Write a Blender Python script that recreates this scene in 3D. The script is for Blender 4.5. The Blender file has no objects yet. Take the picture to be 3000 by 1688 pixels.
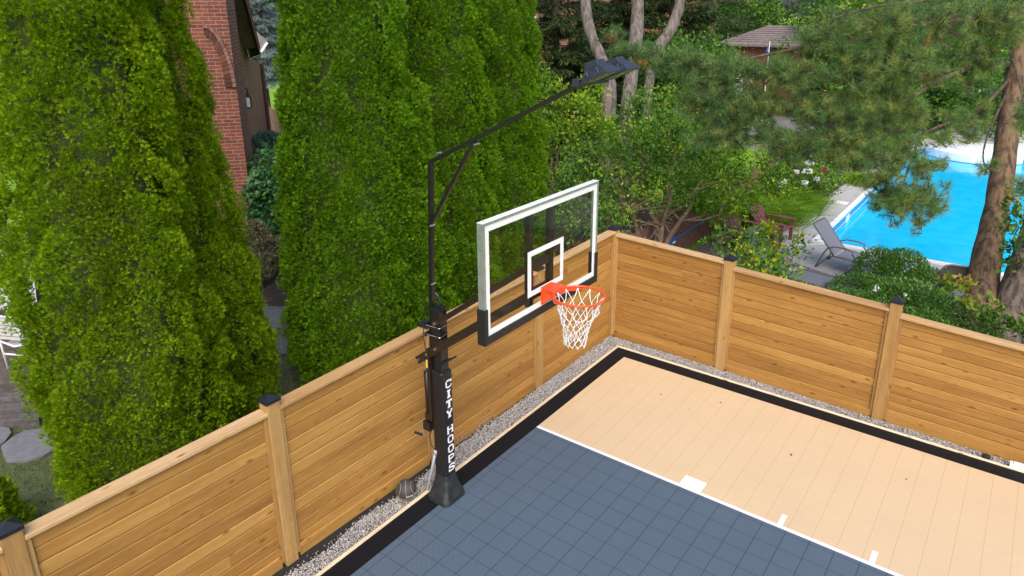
import bpy, math, random
import numpy as np
from mathutils import Vector, Matrix
R = math.radians
random.seed(7); rng = np.random.default_rng(11)
sc = bpy.context.scene
col = sc.collection

# ------------------------------------------------------------------ camera
CAM = np.array([5.1185, -9.6022, 5.5630]); YAW = R(35.9789); PIT = R(-17.7455); F = 2050.48; PX = 54.3; PY = -171.73
fw = np.array([-math.sin(YAW)*math.cos(PIT), math.cos(YAW)*math.cos(PIT), math.sin(PIT)])
rt = np.cross(fw, [0, 0, 1]); rt /= np.linalg.norm(rt); upv = np.cross(rt, fw)
def ray(u, v): return fw + rt*(u-1500-PX)/F - upv*(v-844-PY)/F
def at(u, v, x=None, y=None, z=None, d=None):
    """survey helper: the point of the place seen at (u, v) on a known plane or at a known depth"""
    r = ray(u, v)
    if z is not None: t = (z-CAM[2])/r[2]
    elif x is not None: t = (x-CAM[0])/r[0]
    elif y is not None: t = (y-CAM[1])/r[1]
    else: t = d
    return Vector(CAM + r*t)
def atpl(u, v, P0, n):
    r = ray(u, v); t = ((np.array(P0)-CAM) @ np.array(n))/(r @ np.array(n)); return Vector(CAM+r*t)
cd = bpy.data.cameras.new('camera'); cam = bpy.data.objects.new('camera', cd); col.objects.link(cam)
cam.location = CAM; cam.rotation_euler = (R(90)+PIT, 0, YAW)
cd.sensor_width = 36; cd.lens = F/3000*36; cd.shift_x = -PX/3000; cd.shift_y = PY/3000
cd.clip_start = .1; cd.clip_end = 600
sc.camera = cam

# ------------------------------------------------------------------ light
w = bpy.data.worlds.new('World'); sc.world = w; w.use_nodes = True
nt = w.node_tree; bg = nt.nodes['Background']
sky = nt.nodes.new('ShaderNodeTexSky'); sky.sky_type = 'NISHITA'; sky.sun_disc = False
sky.sun_elevation = R(48); sky.sun_rotation = R(140); sky.air_density = 1.0; sky.dust_density = 4.0; sky.ozone_density = 1.0
nt.links.new(sky.outputs[0], bg.inputs[0]); bg.inputs[1].default_value = .15
sl = bpy.data.lights.new('sun', 'SUN'); sun = bpy.data.objects.new('sun', sl); col.objects.link(sun)
sl.energy = 1.0; sl.angle = R(50); sl.color = (1, .95, .87)
az = R(140); el = R(48)
sd = Vector((math.sin(az)*math.cos(el), math.cos(az)*math.cos(el), math.sin(el)))
sun.rotation_euler = sd.to_track_quat('Z', 'Y').to_euler()
sc.view_settings.view_transform = 'Standard'; sc.view_settings.look = 'None'
sc.view_settings.exposure = EXPO = 0.72; sc.view_settings.gamma = 1
sc.render.engine = 'CYCLES'
sc.cycles.max_bounces = 8; sc.cycles.transparent_max_bounces = 8

# ------------------------------------------------------------------ materials
def newmat(name):
    m = bpy.data.materials.new(name); m.use_nodes = True
    return m, m.node_tree, m.node_tree.nodes['Principled BSDF']
def L(nt, a, b): nt.links.new(a, b)
def N(nt, t, **k):
    n = nt.nodes.new(t)
    for a, b in k.items(): setattr(n, a, b)
    return n
def c4(c): return (c[0], c[1], c[2], 1)
def ramp(nt, stops, fac):
    n = N(nt, 'ShaderNodeValToRGB'); e = n.color_ramp.elements
    e[0].position, e[0].color = stops[0][0], c4(stops[0][1])
    e[1].position, e[1].color = stops[-1][0], c4(stops[-1][1])
    for p, c in stops[1:-1]:
        x = e.new(p); x.color = c4(c)
    L(nt, fac, n.inputs[0]); return n.outputs[0]
def noise(nt, vec, scale, detail=4, rough=.55):
    n = N(nt, 'ShaderNodeTexNoise'); n.inputs['Scale'].default_value = scale
    n.inputs['Detail'].default_value = detail; n.inputs['Roughness'].default_value = rough
    if vec is not None: L(nt, vec, n.inputs['Vector'])
    return n.outputs['Fac']
def coords(nt, scale=(1, 1, 1), kind='Object', loc=(0, 0, 0)):
    t = N(nt, 'ShaderNodeTexCoord'); m = N(nt, 'ShaderNodeMapping')
    m.inputs['Scale'].default_value = scale; m.inputs['Location'].default_value = loc
    L(nt, t.outputs[kind], m.inputs[0]); return m.outputs[0]
def math_(nt, op, a, b=None, clamp=False):
    n = N(nt, 'ShaderNodeMath', operation=op, use_clamp=clamp)
    for i, x in enumerate((a, b)):
        if x is None: continue
        if isinstance(x, (int, float)): n.inputs[i].default_value = x
        else: L(nt, x, n.inputs[i])
    return n.outputs[0]
def mixc(nt, fac, a, b, blend='MIX'):
    n = N(nt, 'ShaderNodeMixRGB', blend_type=blend)
    for i, x in enumerate((fac, a, b)):
        if isinstance(x, (int, float)): n.inputs[i].default_value = x
        elif isinstance(x, tuple): n.inputs[i].default_value = c4(x)
        else: L(nt, x, n.inputs[i])
    return n.outputs[0]
def bump(nt, bs, h, s=.3, d=.01):
    b = N(nt, 'ShaderNodeBump'); b.inputs['Strength'].default_value = s; b.inputs['Distance'].default_value = d
    L(nt, h, b.inputs['Height']); L(nt, b.outputs[0], bs.inputs['Normal'])
def plain(name, c, rough=.5, metal=0, var=.12, scale=18, bmp=.0, spec=.5):
    m, nt, bs = newmat(name)
    v = coords(nt); f = noise(nt, v, scale)
    lo = tuple(x*(1-var) for x in c); hi = tuple(min(1, x*(1+var)) for x in c)
    L(nt, ramp(nt, [(.3, lo), (.7, hi)], f), bs.inputs['Base Color'])
    bs.inputs['Roughness'].default_value = rough; bs.inputs['Metallic'].default_value = metal
    bs.inputs['Specular IOR Level'].default_value = spec
    if bmp: bump(nt, bs, noise(nt, v, scale*4), bmp, .004)
    return m
def leafmat(name, stops, trans=.3, rough=.55, spec=.3):
    m, nt, bs = newmat(name)
    a = N(nt, 'ShaderNodeAttribute', attribute_name='tint')
    c = ramp(nt, stops, a.outputs['Fac'])
    L(nt, c, bs.inputs['Base Color']); bs.inputs['Roughness'].default_value = rough
    bs.inputs['Specular IOR Level'].default_value = spec
    tr = N(nt, 'ShaderNodeBsdfTranslucent'); L(nt, c, tr.inputs[0])
    mx = N(nt, 'ShaderNodeMixShader'); mx.inputs[0].default_value = trans
    L(nt, bs.outputs[0], mx.inputs[1]); L(nt, tr.outputs[0], mx.inputs[2])
    L(nt, mx.outputs[0], nt.nodes['Material Output'].inputs[0])
    return m
def woodmat(name, axis, base, dark, light):
    """axis = local axis along the grain; 'rnd' attribute gives each board its own tone"""
    m, nt, bs = newmat(name)
    a = N(nt, 'ShaderNodeAttribute', attribute_name='rnd'); rv = a.outputs['Fac']
    st = {0: (1.3, 14, 14), 1: (14, 1.3, 14), 2: (14, 14, 1.3)}[axis]
    tc = N(nt, 'ShaderNodeTexCoord'); off = N(nt, 'ShaderNodeVectorMath', operation='ADD')
    cmb = N(nt, 'ShaderNodeCombineXYZ')
    r7 = math_(nt, 'MULTIPLY', rv, 37.0)
    L(nt, r7, cmb.inputs[0]); L(nt, r7, cmb.inputs[1]); L(nt, r7, cmb.inputs[2])
    L(nt, tc.outputs['Object'], off.inputs[0]); L(nt, cmb.outputs[0], off.inputs[1])
    mp = N(nt, 'ShaderNodeMapping'); mp.inputs['Scale'].default_value = st; L(nt, off.outputs[0], mp.inputs[0])
    blotch = noise(nt, mp.outputs[0], .8, 3)
    grain = noise(nt, mp.outputs[0], 6, 6, .65)
    c = ramp(nt, [(.25, dark), (.5, base), (.78, light)], math_(nt, 'ADD', math_(nt, 'MULTIPLY', blotch, .62), math_(nt, 'ADD', math_(nt, 'MULTIPLY', rv, .27), .055)))
    gd = ramp(nt, [(.3, (.86, .83, .79)), (.62, (1.04, 1.04, 1.04))], grain)
    c = mixc(nt, 1.0, c, gd, 'MULTIPLY')
    # knots
    sk = {0: (3.2, 7.5, 7.5), 1: (7.5, 3.2, 7.5), 2: (7.5, 7.5, 3.2)}[axis]
    mk = N(nt, 'ShaderNodeMapping'); mk.inputs['Scale'].default_value = sk; L(nt, off.outputs[0], mk.inputs[0])
    vo = N(nt, 'ShaderNodeTexVoronoi'); vo.inputs['Scale'].default_value = 1; L(nt, mk.outputs[0], vo.inputs['Vector'])
    k = ramp(nt, [(.05, (.30, .19, .11)), (.10, (.62, .50, .38)), (.16, (1.0, .97, .93)), (.26, (1.10, 1.10, 1.10)), (.40, (1, 1, 1))], vo.outputs['Distance'])
    c = mixc(nt, .72, c, k, 'MULTIPLY')
    L(nt, c, bs.inputs['Base Color']); bs.inputs['Roughness'].default_value = .62
    bs.inputs['Specular IOR Level'].default_value = .3
    bump(nt, bs, grain, .25, .003)
    return m
def barkmat(name, base, dark):
    m, nt, bs = newmat(name)
    v = coords(nt, (1, 1, .22)); f = noise(nt, v, 11, 8, .72); g = noise(nt, coords(nt), 2.5, 3)
    c = ramp(nt, [(.42, dark), (.54, base), (.66, tuple(x*1.35 for x in base))], f)
    c = mixc(nt, math_(nt, 'MULTIPLY', g, .4), c, tuple(x*.6 for x in base))
    L(nt, c, bs.inputs['Base Color']); bs.inputs['Roughness'].default_value = .9
    bump(nt, bs, f, 1.0, .03)
    return m
def brickmat(name, c1, c2, mortar, swap=False, rot=0):
    m, nt, bs = newmat(name)
    tc = N(nt, 'ShaderNodeTexCoord'); sp = N(nt, 'ShaderNodeSeparateXYZ'); L(nt, tc.outputs['Object'], sp.inputs[0])
    cb = N(nt, 'ShaderNodeCombineXYZ')
    L(nt, math_(nt, 'ADD', sp.outputs[0], sp.outputs[1]), cb.inputs[0]); L(nt, sp.outputs[2], cb.inputs[1])
    b = N(nt, 'ShaderNodeTexBrick'); L(nt, cb.outputs[0], b.inputs['Vector'])
    b.inputs['Scale'].default_value = 1; b.inputs['Brick Width'].default_value = .213; b.inputs['Row Height'].default_value = .067
    b.inputs['Mortar Size'].default_value = .0055; b.inputs['Color1'].default_value = c4(c1); b.inputs['Color2'].default_value = c4(c2)
    b.inputs['Mortar'].default_value = c4(mortar); b.inputs['Bias'].default_value = -.1
    g = noise(nt, cb.outputs[0], 9, 4)
    c = mixc(nt, 1, b.outputs[0], ramp(nt, [(.3, (.72, .70, .70)), (.7, (1.1, 1.08, 1.05))], g), 'MULTIPLY')
    L(nt, c, bs.inputs['Base Color']); bs.inputs['Roughness'].default_value = .85
    bump(nt, bs, math_(nt, 'SUBTRACT', 1.0, b.outputs['Fac']), .6, .008)
    return m
def courtmat(name, c, gap, lines=.0, holes=.5, tile=.2562, ox=.08, oy=0.0, seam=(.3, .3)):
    """interlocking sport tiles: open diamond grid and tile seams"""
    m, nt, bs = newmat(name)
    tc = N(nt, 'ShaderNodeTexCoord'); sp = N(nt, 'ShaderNodeSeparateXYZ'); L(nt, tc.outputs['Object'], sp.inputs[0])
    x, y = sp.outputs[0], sp.outputs[1]
    k = math.pi/(.2562/14)
    a = math_(nt, 'ABSOLUTE', math_(nt, 'SINE', math_(nt, 'MULTIPLY', math_(nt, 'ADD', x, y), k)))
    b = math_(nt, 'ABSOLUTE', math_(nt, 'SINE', math_(nt, 'MULTIPLY', math_(nt, 'SUBTRACT', x, y), k)))
    h = math_(nt, 'MULTIPLY', a, b)
    hole = ramp(nt, [(.40, (0, 0, 0)), (.75, (1, 1, 1))], h)
    g = noise(nt, coords(nt), 1.3, 3); g2 = noise(nt, coords(nt, loc=(5, 3, 0)), 9, 5)
    cc = mixc(nt, 1, c4(c)[:3], ramp(nt, [(.3, (.97, .97, .975)), (.7, (1.02, 1.02, 1.015))], g), 'MULTIPLY')
    cc = mixc(nt, 1, cc, ramp(nt, [(.35, (.985, .985, .985)), (.6, (1.01, 1.01, 1.01))], g2), 'MULTIPLY')
    cc = mixc(nt, math_(nt, 'MULTIPLY', hole, holes), cc, tuple(gap))
    def sm(v, o, w, s):
        f = math_(nt, 'FRACT', math_(nt, 'DIVIDE', math_(nt, 'SUBTRACT', v, o), tile))
        d = math_(nt, 'MINIMUM', f, math_(nt, 'SUBTRACT', 1.0, f))
        return math_(nt, 'MULTIPLY', math_(nt, 'LESS_THAN', d, w/tile), s)
    s = math_(nt, 'MAXIMUM', sm(x, ox, .0035, seam[0]), sm(y, oy, .0035, seam[1]))
    cc = mixc(nt, s, cc, tuple(gap))
    L(nt, cc, bs.inputs['Base Color']); bs.inputs['Roughness'].default_value = .5
    bs.inputs['Specular IOR Level'].default_value = .35
    bump(nt, bs, math_(nt, 'SUBTRACT', 1.0, h), .25, .003)
    return m

M = {}
M['board'] = woodmat('cedar_boards', 0, (.38, .197, .050), (.265, .126, .032), (.50, .288, .083))
M['rail'] = woodmat('rail_wood', 0, (.50, .32, .155), (.37, .21, .09), (.62, .44, .26))
M['post'] = woodmat('post_wood', 2, (.40, .235, .085), (.28, .15, .05), (.50, .32, .13))
M['capblack'] = plain('black_cap_metal', (.012, .014, .020), .35, .0)
M['blackmetal'] = plain('black_powder_coat', (.010, .010, .011), .32)
M['brownmetal'] = plain('dark_bronze_powder_coat', (.020, .013, .010), .38)
M['pad'] = plain('black_vinyl_pad', (.011, .011, .013), .42, bmp=.15)
M['boot'] = plain('scuffed_rubber_boot', (.018, .022, .024), .5, var=.5, scale=9, bmp=.2)
M['steel'] = plain('galvanised_steel', (.55, .56, .58), .3, 1)
M['alu'] = plain('satin_aluminium', (.42, .46, .48), .38, .7)
M['white'] = plain('white_paint', (.86, .86, .88), .45, var=.02)
M['orange'] = plain('orange_rim_paint', (.86, .085, .018), .35, var=.06)
M['netw'] = plain('white_nylon_cord', (.82, .82, .83), .7, var=.05)
M['lampbody'] = plain('navy_black_lamp_housing', (.022, .028, .045), .45, var=.2)
M['grip'] = plain('black_rubber', (.01, .01, .01), .6)
M['cylgrey'] = plain('grey_cylinder_rod', (.28, .29, .31), .4, .3)
M['conduit'] = plain('grey_conduit', (.36, .40, .46), .45)
M['yellow'] = plain('yellow_sticker', (.8, .6, .03), .5)
M['ball'] = plain('black_ball_rubber', (.045, .048, .052), .6, var=.2, scale=80, bmp=.4)
M['gold'] = plain('gold_seam', (.42, .29, .15), .5)
M['fabric'] = plain('black_landscape_fabric', (.015, .015, .016), .9)
M['curb'] = woodmat('edging_wood', 1, (.78, .66, .48), (.68, .54, .36), (.86, .76, .58))
M['curbx'] = woodmat('edging_wood_x', 0, (.78, .66, .48), (.68, .54, .36), (.86, .76, .58))
M['tan'] = courtmat('tan_sport_tile', (.66, .50, .32), (.40, .30, .19), holes=.5, seam=(.6, .0))
M['blue'] = courtmat('slate_blue_sport_tile', (.104, .148, .204), (.020, .034, .056), holes=.85, seam=(.95, .8))
M['blk'] = courtmat('black_sport_tile', (.009, .011, .015), (.003, .003, .005), holes=.6, seam=(.35, .35)); M['blk'].node_tree.nodes['Principled BSDF'].inputs['Specular IOR Level'].default_value = .15
M['line'] = courtmat('white_line_tile', (.80, .82, .88), (.55, .57, .64), holes=.35, seam=(.1, .1))
def glassmat():
    m, nt, bs = newmat('acrylic_glass')
    gl = N(nt, 'ShaderNodeBsdfGlossy'); gl.inputs['Roughness'].default_value = .03
    tr = N(nt, 'ShaderNodeBsdfTransparent'); tr.inputs[0].default_value = (.975, .985, .98, 1)
    fr = N(nt, 'ShaderNodeLayerWeight'); fr.inputs[0].default_value = .5
    mx = N(nt, 'ShaderNodeMixShader'); L(nt, math_(nt, 'ADD', math_(nt, 'MULTIPLY', math_(nt, 'POWER', fr.outputs['Facing'], 5.0), .35), .012), mx.inputs[0])
    L(nt, tr.outputs[0], mx.inputs[1]); L(nt, gl.outputs[0], mx.inputs[2]); L(nt, mx.outputs[0], nt.nodes['Material Output'].inputs[0])
    return m
M['glass'] = glassmat()
def lensmat():
    m, nt, bs = newmat('floodlight_lens')
    v = coords(nt, (30, 30, 30)); vo = N(nt, 'ShaderNodeTexVoronoi', feature='F1'); vo.inputs['Scale'].default_value = 1; L(nt, v, vo.inputs['Vector'])
    L(nt, ramp(nt, [(.2, (.55, .60, .28)), (.6, (.22, .28, .15))], vo.outputs['Distance']), bs.inputs['Base Color'])
    bs.inputs['Roughness'].default_value = .15
    return m
M['lens'] = lensmat()
def gravelmat():
    m, nt, bs = newmat('crushed_stone')
    a = N(nt, 'ShaderNodeAttribute', attribute_name='tint')
    c = ramp(nt, [(0, (.14, .14, .145)), (.2, (.27, .265, .265)), (.45, (.42, .41, .40)), (.7, (.54, .53, .515)), (.9, (.42, .36, .32)), (1, (.74, .73, .71))], a.outputs['Fac'])
    L(nt, c, bs.inputs['Base Color']); bs.inputs['Roughness'].default_value = .85
    return m
M['gravel'] = gravelmat()
def groundmat(name, stops, scale=6, bmp=.5, rough=.95, d=.02):
    m, nt, bs = newmat(name)
    f = noise(nt, coords(nt), scale, 8, .7); f2 = noise(nt, coords(nt), scale*.13, 3)
    L(nt, ramp(nt, stops, math_(nt, 'ADD', math_(nt, 'MULTIPLY', f, .7), math_(nt, 'MULTIPLY', f2, .3))), bs.inputs['Base Color'])
    bs.inputs['Roughness'].default_value = rough
    if bmp: bump(nt, bs, f, bmp, d)
    return m
M['lawn'] = groundmat('lawn', [(.35, (.10, .22, .010)), (.5, (.17, .33, .012)), (.65, (.25, .42, .02))], 40)
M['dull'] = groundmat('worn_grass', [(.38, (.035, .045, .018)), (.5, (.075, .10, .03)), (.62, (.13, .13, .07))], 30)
M['mulch'] = groundmat('dark_mulch', [(.35, (.018, .012, .010)), (.5, (.05, .036, .030)), (.66, (.11, .085, .07))], 45, 1)
M['soil'] = groundmat('pebbly_soil', [(.35, (.035, .028, .026)), (.5, (.09, .075, .068)), (.66, (.26, .20, .16))], 45, 1)
M['concrete'] = groundmat('pool_deck_concrete', [(.35, (.33, .33, .34)), (.5, (.42, .42, .42)), (.65, (.50, .49, .48))], 8, .2, .8, .004)
M['farpatio'] = groundmat('dark_grey_patio', [(.35, (.14, .14, .14)), (.65, (.24, .235, .23))], 6)  # darker grey than the pool deck concrete
M['slate'] = groundmat('slate_flagstone', [(.35, (.06, .075, .085)), (.65, (.14, .16, .18))], 7, .3, .6, .006)
M['greystone'] = groundmat('grey_flagstone', [(.35, (.11, .11, .125)), (.65, (.20, .20, .22))], 9, .4, .8, .008)
M['timber'] = groundmat('weathered_timber', [(.35, (.05, .045, .045)), (.65, (.15, .135, .13))], 12, .8, .9)
def pavermat():
    m, nt, bs = newmat('interlocking_pavers')
    b = N(nt, 'ShaderNodeTexBrick'); L(nt, coords(nt), b.inputs['Vector'])
    b.inputs['Scale'].default_value = 1; b.inputs['Brick Width'].default_value = .24; b.inputs['Row Height'].default_value = .16
    b.inputs['Mortar Size'].default_value = .010; b.inputs['Color1'].default_value = (.30, .25, .23, 1); b.inputs['Color2'].default_value = (.22, .20, .20, 1)
    b.inputs['Mortar'].default_value = (.035, .03, .03, 1)
    L(nt, b.outputs[0], bs.inputs['Base Color']); bs.inputs['Roughness'].default_value = .85
    return m
M['paver'] = pavermat()
def watermat():
    m, nt, bs = newmat('pool_water')
    v = coords(nt); n1 = noise(nt, v, 2.2, 3); n2 = noise(nt, v, 9, 3)
    L(nt, ramp(nt, [(.3, (.0, .48, .86)), (.7, (.015, .55, .92))], n1), bs.inputs['Base Color'])
    bs.inputs['Roughness'].default_value = .04; bs.inputs['IOR'].default_value = 1.33
    bump(nt, bs, math_(nt, 'ADD', n1, math_(nt, 'MULTIPLY', n2, .5)), .25, .03)
    return m
M['water'] = watermat()
def tileband():
    m, nt, bs = newmat('mosaic_liner_band')
    v = N(nt, 'ShaderNodeTexVoronoi'); v.inputs['Scale'].default_value = 16; L(nt, coords(nt), v.inputs['Vector'])
    L(nt, ramp(nt, [(.15, (.35, .60, .75)), (.4, (.02, .22, .50)), (.7, (.0, .30, .62))], v.outputs['Distance']), bs.inputs['Base Color'])
    bs.inputs['Roughness'].default_value = .3
    return m
M['band'] = tileband()
M['liner'] = plain('pool_liner_blue', (.02, .42, .80), .35, var=.05)
M['redbrick'] = brickmat('red_brick', (.25, .075, .045), (.15, .045, .034), (.36, .26, .235))
M['brownbrick'] = brickmat('brown_brick', (.25, .105, .062), (.16, .065, .042), (.34, .23, .18))
M['archbrick'] = plain('weathered_arch_brick', (.17, .070, .055), .85, var=.4, scale=9)
def archmat(name, lo, hi):
    m, nt, bs = newmat(name); a = N(nt, 'ShaderNodeAttribute', attribute_name='rnd')
    c = ramp(nt, [(0, lo), (1, hi)], a.outputs['Fac']); c = mixc(nt, 1, c, ramp(nt, [(.3, (.8, .8, .8)), (.7, (1.1, 1.1, 1.1))], noise(nt, coords(nt), 20)), 'MULTIPLY')
    L(nt, c, bs.inputs['Base Color']); bs.inputs['Roughness'].default_value = .85
    return m
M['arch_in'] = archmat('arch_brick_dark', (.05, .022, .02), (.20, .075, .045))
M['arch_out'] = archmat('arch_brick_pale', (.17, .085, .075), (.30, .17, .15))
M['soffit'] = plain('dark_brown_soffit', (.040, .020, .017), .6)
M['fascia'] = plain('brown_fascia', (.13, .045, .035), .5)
M['shingle'] = groundmat('brown_shingles', [(.35, (.13, .105, .105)), (.65, (.24, .20, .195))], 6, .3)
M['redwood'] = plain('red_brown_stained_wood', (.25, .125, .105), .7, var=.3, scale=8)
M['redwood2'] = plain('maroon_stained_wood', (.18, .065, .058), .6, var=.25, scale=8)
M['cabin'] = plain('red_cabin_siding', (.16, .045, .03), .7, var=.25, scale=3)
M['sling'] = plain('grey_sling_fabric', (.24, .25, .30), .8, var=.12, scale=50)
M['slingdark'] = plain('charcoal_sling_mesh', (.085, .085, .075), .8, var=.2, scale=60)
M['frameg'] = plain('taupe_chair_frame', (.20, .185, .185), .4, .2)
M['whiteplastic'] = plain('white_plastic', (.80, .82, .86), .4, var=.03)
M['tabletop'] = plain('pale_stone_table', (.62, .62, .68), .45, var=.05)
M['straps'] = plain('pale_vinyl_straps', (.60, .60, .58), .6, var=.15, scale=20)
M['bluep'] = plain('blue_plastic', (.02, .17, .50), .45)
M['greenp'] = plain('green_plastic', (.03, .50, .10), .4)
M['orangep'] = plain('orange_plastic', (.75, .14, .03), .4)
M['purplep'] = plain('purple_plastic', (.22, .09, .55), .4)
M['bark'] = barkmat('pine_bark', (.20, .125, .075), (.045, .030, .022))
M['bough'] = barkmat('pine_bough_bark', (.13, .09, .06), (.045, .032, .024))
M['bark2'] = barkmat('dark_bark', (.155, .120, .095), (.030, .024, .020))
M['bark3'] = barkmat('grey_trunk_bark', (.21, .18, .16), (.07, .058, .05))
M['twig'] = plain('pale_twigs', (.22, .155, .105), .9, var=.3)
M['twigdark'] = plain('dark_twigs', (.075, .055, .042), .9, var=.3)
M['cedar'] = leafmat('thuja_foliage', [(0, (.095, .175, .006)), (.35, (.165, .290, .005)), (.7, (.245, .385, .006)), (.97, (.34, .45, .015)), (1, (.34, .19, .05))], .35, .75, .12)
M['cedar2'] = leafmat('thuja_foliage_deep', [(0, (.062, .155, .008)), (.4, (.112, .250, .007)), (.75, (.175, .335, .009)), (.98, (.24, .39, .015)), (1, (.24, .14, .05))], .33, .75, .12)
M['core'] = plain('shaded_inner_thuja', (.045, .070, .012), .95, var=.5, scale=30, bmp=.0)  # dark green for inner twigs and leaves, crown shade put into the colour
M['needle'] = leafmat('pine_needles', [(0, (.050, .130, .045)), (.4, (.105, .230, .068)), (.75, (.215, .330, .075)), (.93, (.32, .38, .09)), (1, (.36, .19, .05))], .3)
M['needleb'] = leafmat('blue_spruce_needles', [(0, (.10, .15, .15)), (1, (.26, .34, .34))], .15)
M['spruce'] = leafmat('spruce_needles', [(0, (.022, .050, .018)), (.5, (.050, .085, .022)), (1, (.11, .125, .035))], .2)
M['lilac'] = leafmat('shrub_leaves', [(0, (.040, .120, .022)), (.4, (.095, .225, .025)), (.70, (.21, .39, .022)), (.90, (.40, .56, .02)), (1, (.62, .58, .03))], .38, .5, .4)
M['bright'] = leafmat('yellow_green_leaves', [(0, (.08, .20, .02)), (.4, (.19, .36, .015)), (.8, (.36, .50, .02)), (1, (.62, .56, .03))], .42, .5, .4)
M['box'] = leafmat('glossy_box_leaves', [(0, (.035, .110, .018)), (.5, (.090, .225, .025)), (.85, (.20, .37, .03)), (1, (.40, .50, .12))], .25, .35, .6)
M['vine'] = leafmat('vine_leaves', [(0, (.025, .08, .02)), (.5, (.08, .20, .02)), (.8, (.22, .32, .02)), (1, (.42, .27, .06))], .4)
M['mulb'] = leafmat('mulberry_leaves', [(0, (.018, .075, .035)), (.5, (.045, .150, .045)), (.85, (.10, .24, .05)), (1, (.20, .36, .04))], .2, .35, .6)
M['varie'] = leafmat('variegated_shrub_leaves', [(0, (.05, .075, .03)), (.5, (.13, .14, .07)), (1, (.40, .27, .17))], .2)
M['juni'] = leafmat('juniper_needles', [(0, (.04, .10, .075)), (1, (.14, .24, .18))], .15)
M['dayl'] = leafmat('daylily_blades', [(0, (.07, .18, .02)), (.5, (.18, .38, .02)), (1, (.46, .52, .03))], .4)
M['grassb'] = leafmat('grass_blades', [(0, (.035, .07, .02)), (1, (.12, .19, .04))], .3)
M['petal'] = leafmat('white_petals', [(0, (.8, .8, .82)), (1, (.9, .9, .9))], .2)
M['petalr'] = leafmat('magenta_petals', [(0, (.5, .02, .12)), (1, (.7, .05, .2))], .2)
M['dead'] = plain('brown_dead_leaf', (.10, .05, .02), .9)
M['cone'] = plain('orange_pine_buds', (.40, .17, .06), .8, var=.3)

# ------------------------------------------------------------------ mesh helpers
class MB:
    def __init__(s): s.v = []; s.f = []; s.r = []
    def add(s, vs, fs, r=None):
        o = len(s.v); s.v += [tuple(v) for v in vs]
        for f in fs: s.f.append(tuple(i+o for i in f)); s.r.append(random.random() if r is None else r)
        return s
    def box(s, a, b, r=None, mtx=None):
        (x0, y0, z0), (x1, y1, z1) = a, b
        vs = [Vector(p) for p in ((x0, y0, z0), (x1, y0, z0), (x1, y1, z0), (x0, y1, z0), (x0, y0, z1), (x1, y0, z1), (x1, y1, z1), (x0, y1, z1))]
        if mtx is not None: vs = [mtx @ v for v in vs]
        if r is None: r = random.random()
        return s.add(vs, [(0, 3, 2, 1), (4, 5, 6, 7), (0, 1, 5, 4), (1, 2, 6, 5), (2, 3, 7, 6), (3, 0, 4, 7)], r)
    def hexa(s, vs, r=None):
        if r is None: r = random.random()
        return s.add(vs, [(0, 3, 2, 1), (4, 5, 6, 7), (0, 1, 5, 4), (1, 2, 6, 5), (2, 3, 7, 6), (3, 0, 4, 7)], r)
    def bar(s, p, q, w, h, up=(0, 0, 1), r=None):
        """square bar p->q; w across, h along 'up'"""
        p, q = Vector(p), Vector(q); d = (q-p).normalized(); a = d.cross(Vector(up)).normalized(); b = a.cross(d).normalized()
        a *= w/2; b *= h/2
        return s.hexa([p-a-b, p+a-b, q+a-b, q-a-b, p-a+b, p+a+b, q+a+b, q-a+b], r)
    def tube(s, path, rad, n=8, caps=True, r=None):
        path = [Vector(p) for p in path]; m = len(path)
        rr = rad if isinstance(rad, (list, tuple)) else [rad]*m
        if r is None: r = random.random()
        o = len(s.v); ref = None
        for i, p in enumerate(path):
            d = (path[min(i+1, m-1)]-path[max(i-1, 0)]).normalized()
            if ref is None: ref = d.orthogonal().normalized()
            a = (ref-d*ref.dot(d))
            a = a.normalized() if a.length > 1e-6 else d.orthogonal().normalized()
            ref = a; b = d.cross(a)
            for k in range(n):
                t = 2*math.pi*k/n
                s.v.append(tuple(p+(a*math.cos(t)+b*math.sin(t))*rr[i]))
        for i in range(m-1):
            for k in range(n):
                k2 = (k+1) % n
                s.f.append((o+i*n+k, o+i*n+k2, o+(i+1)*n+k2, o+(i+1)*n+k)); s.r.append(r)
        if caps:
            s.f.append(tuple(o+k for k in range(n))[::-1]); s.r.append(r)
            s.f.append(tuple(o+(m-1)*n+k for k in range(n))); s.r.append(r)
        return s
    def prism(s, pts, ext, r=None):
        """polygon (3D points) swept by vector ext"""
        pts = [Vector(p) for p in pts]; e = Vector(ext); n = len(pts)
        fs = [tuple(range(n))[::-1], tuple(range(n, 2*n))]+[(i, (i+1) % n, n+(i+1) % n, n+i) for i in range(n)]
        return s.add(pts+[p+e for p in pts], fs, r)
    def lathe(s, prof, c, n=24, r=None):
        o = len(s.v); c = Vector(c)
        for (x, z) in prof:
            for k in range(n):
                t = 2*math.pi*k/n; s.v.append(tuple(c+Vector((x*math.cos(t), x*math.sin(t), z))))
        for i in range(len(prof)-1):
            for k in range(n):
                k2 = (k+1) % n
                s.f.append((o+i*n+k, o+i*n+k2, o+(i+1)*n+k2, o+(i+1)*n+k)); s.r.append(.5)
        return s
    def build(s, name, mat, parent=None, bevel=0, smooth=False):
        me = bpy.data.meshes.new(name); me.from_pydata(s.v, [], s.f)
        a = me.attributes.new('rnd', 'FLOAT', 'FACE'); a.data.foreach_set('value', np.array(s.r, dtype=np.float32))
        me.materials.append(mat); me.update()
        o = bpy.data.objects.new(name, me); col.objects.link(o)
        if parent is not None: o.parent = parent
        if smooth: me.shade_smooth()
        if bevel:
            b = o.modifiers.new('bevel', 'BEVEL'); b.width = bevel; b.segments = 2; b.limit_method = 'ANGLE'; b.angle_limit = R(40)
        return o
def tag(o, label=None, cat=None, group=None, kind=None):
    if label: o['label'] = label
    if cat: o['category'] = cat
    if group: o['group'] = group
    if kind: o['kind'] = kind
    return o
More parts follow.
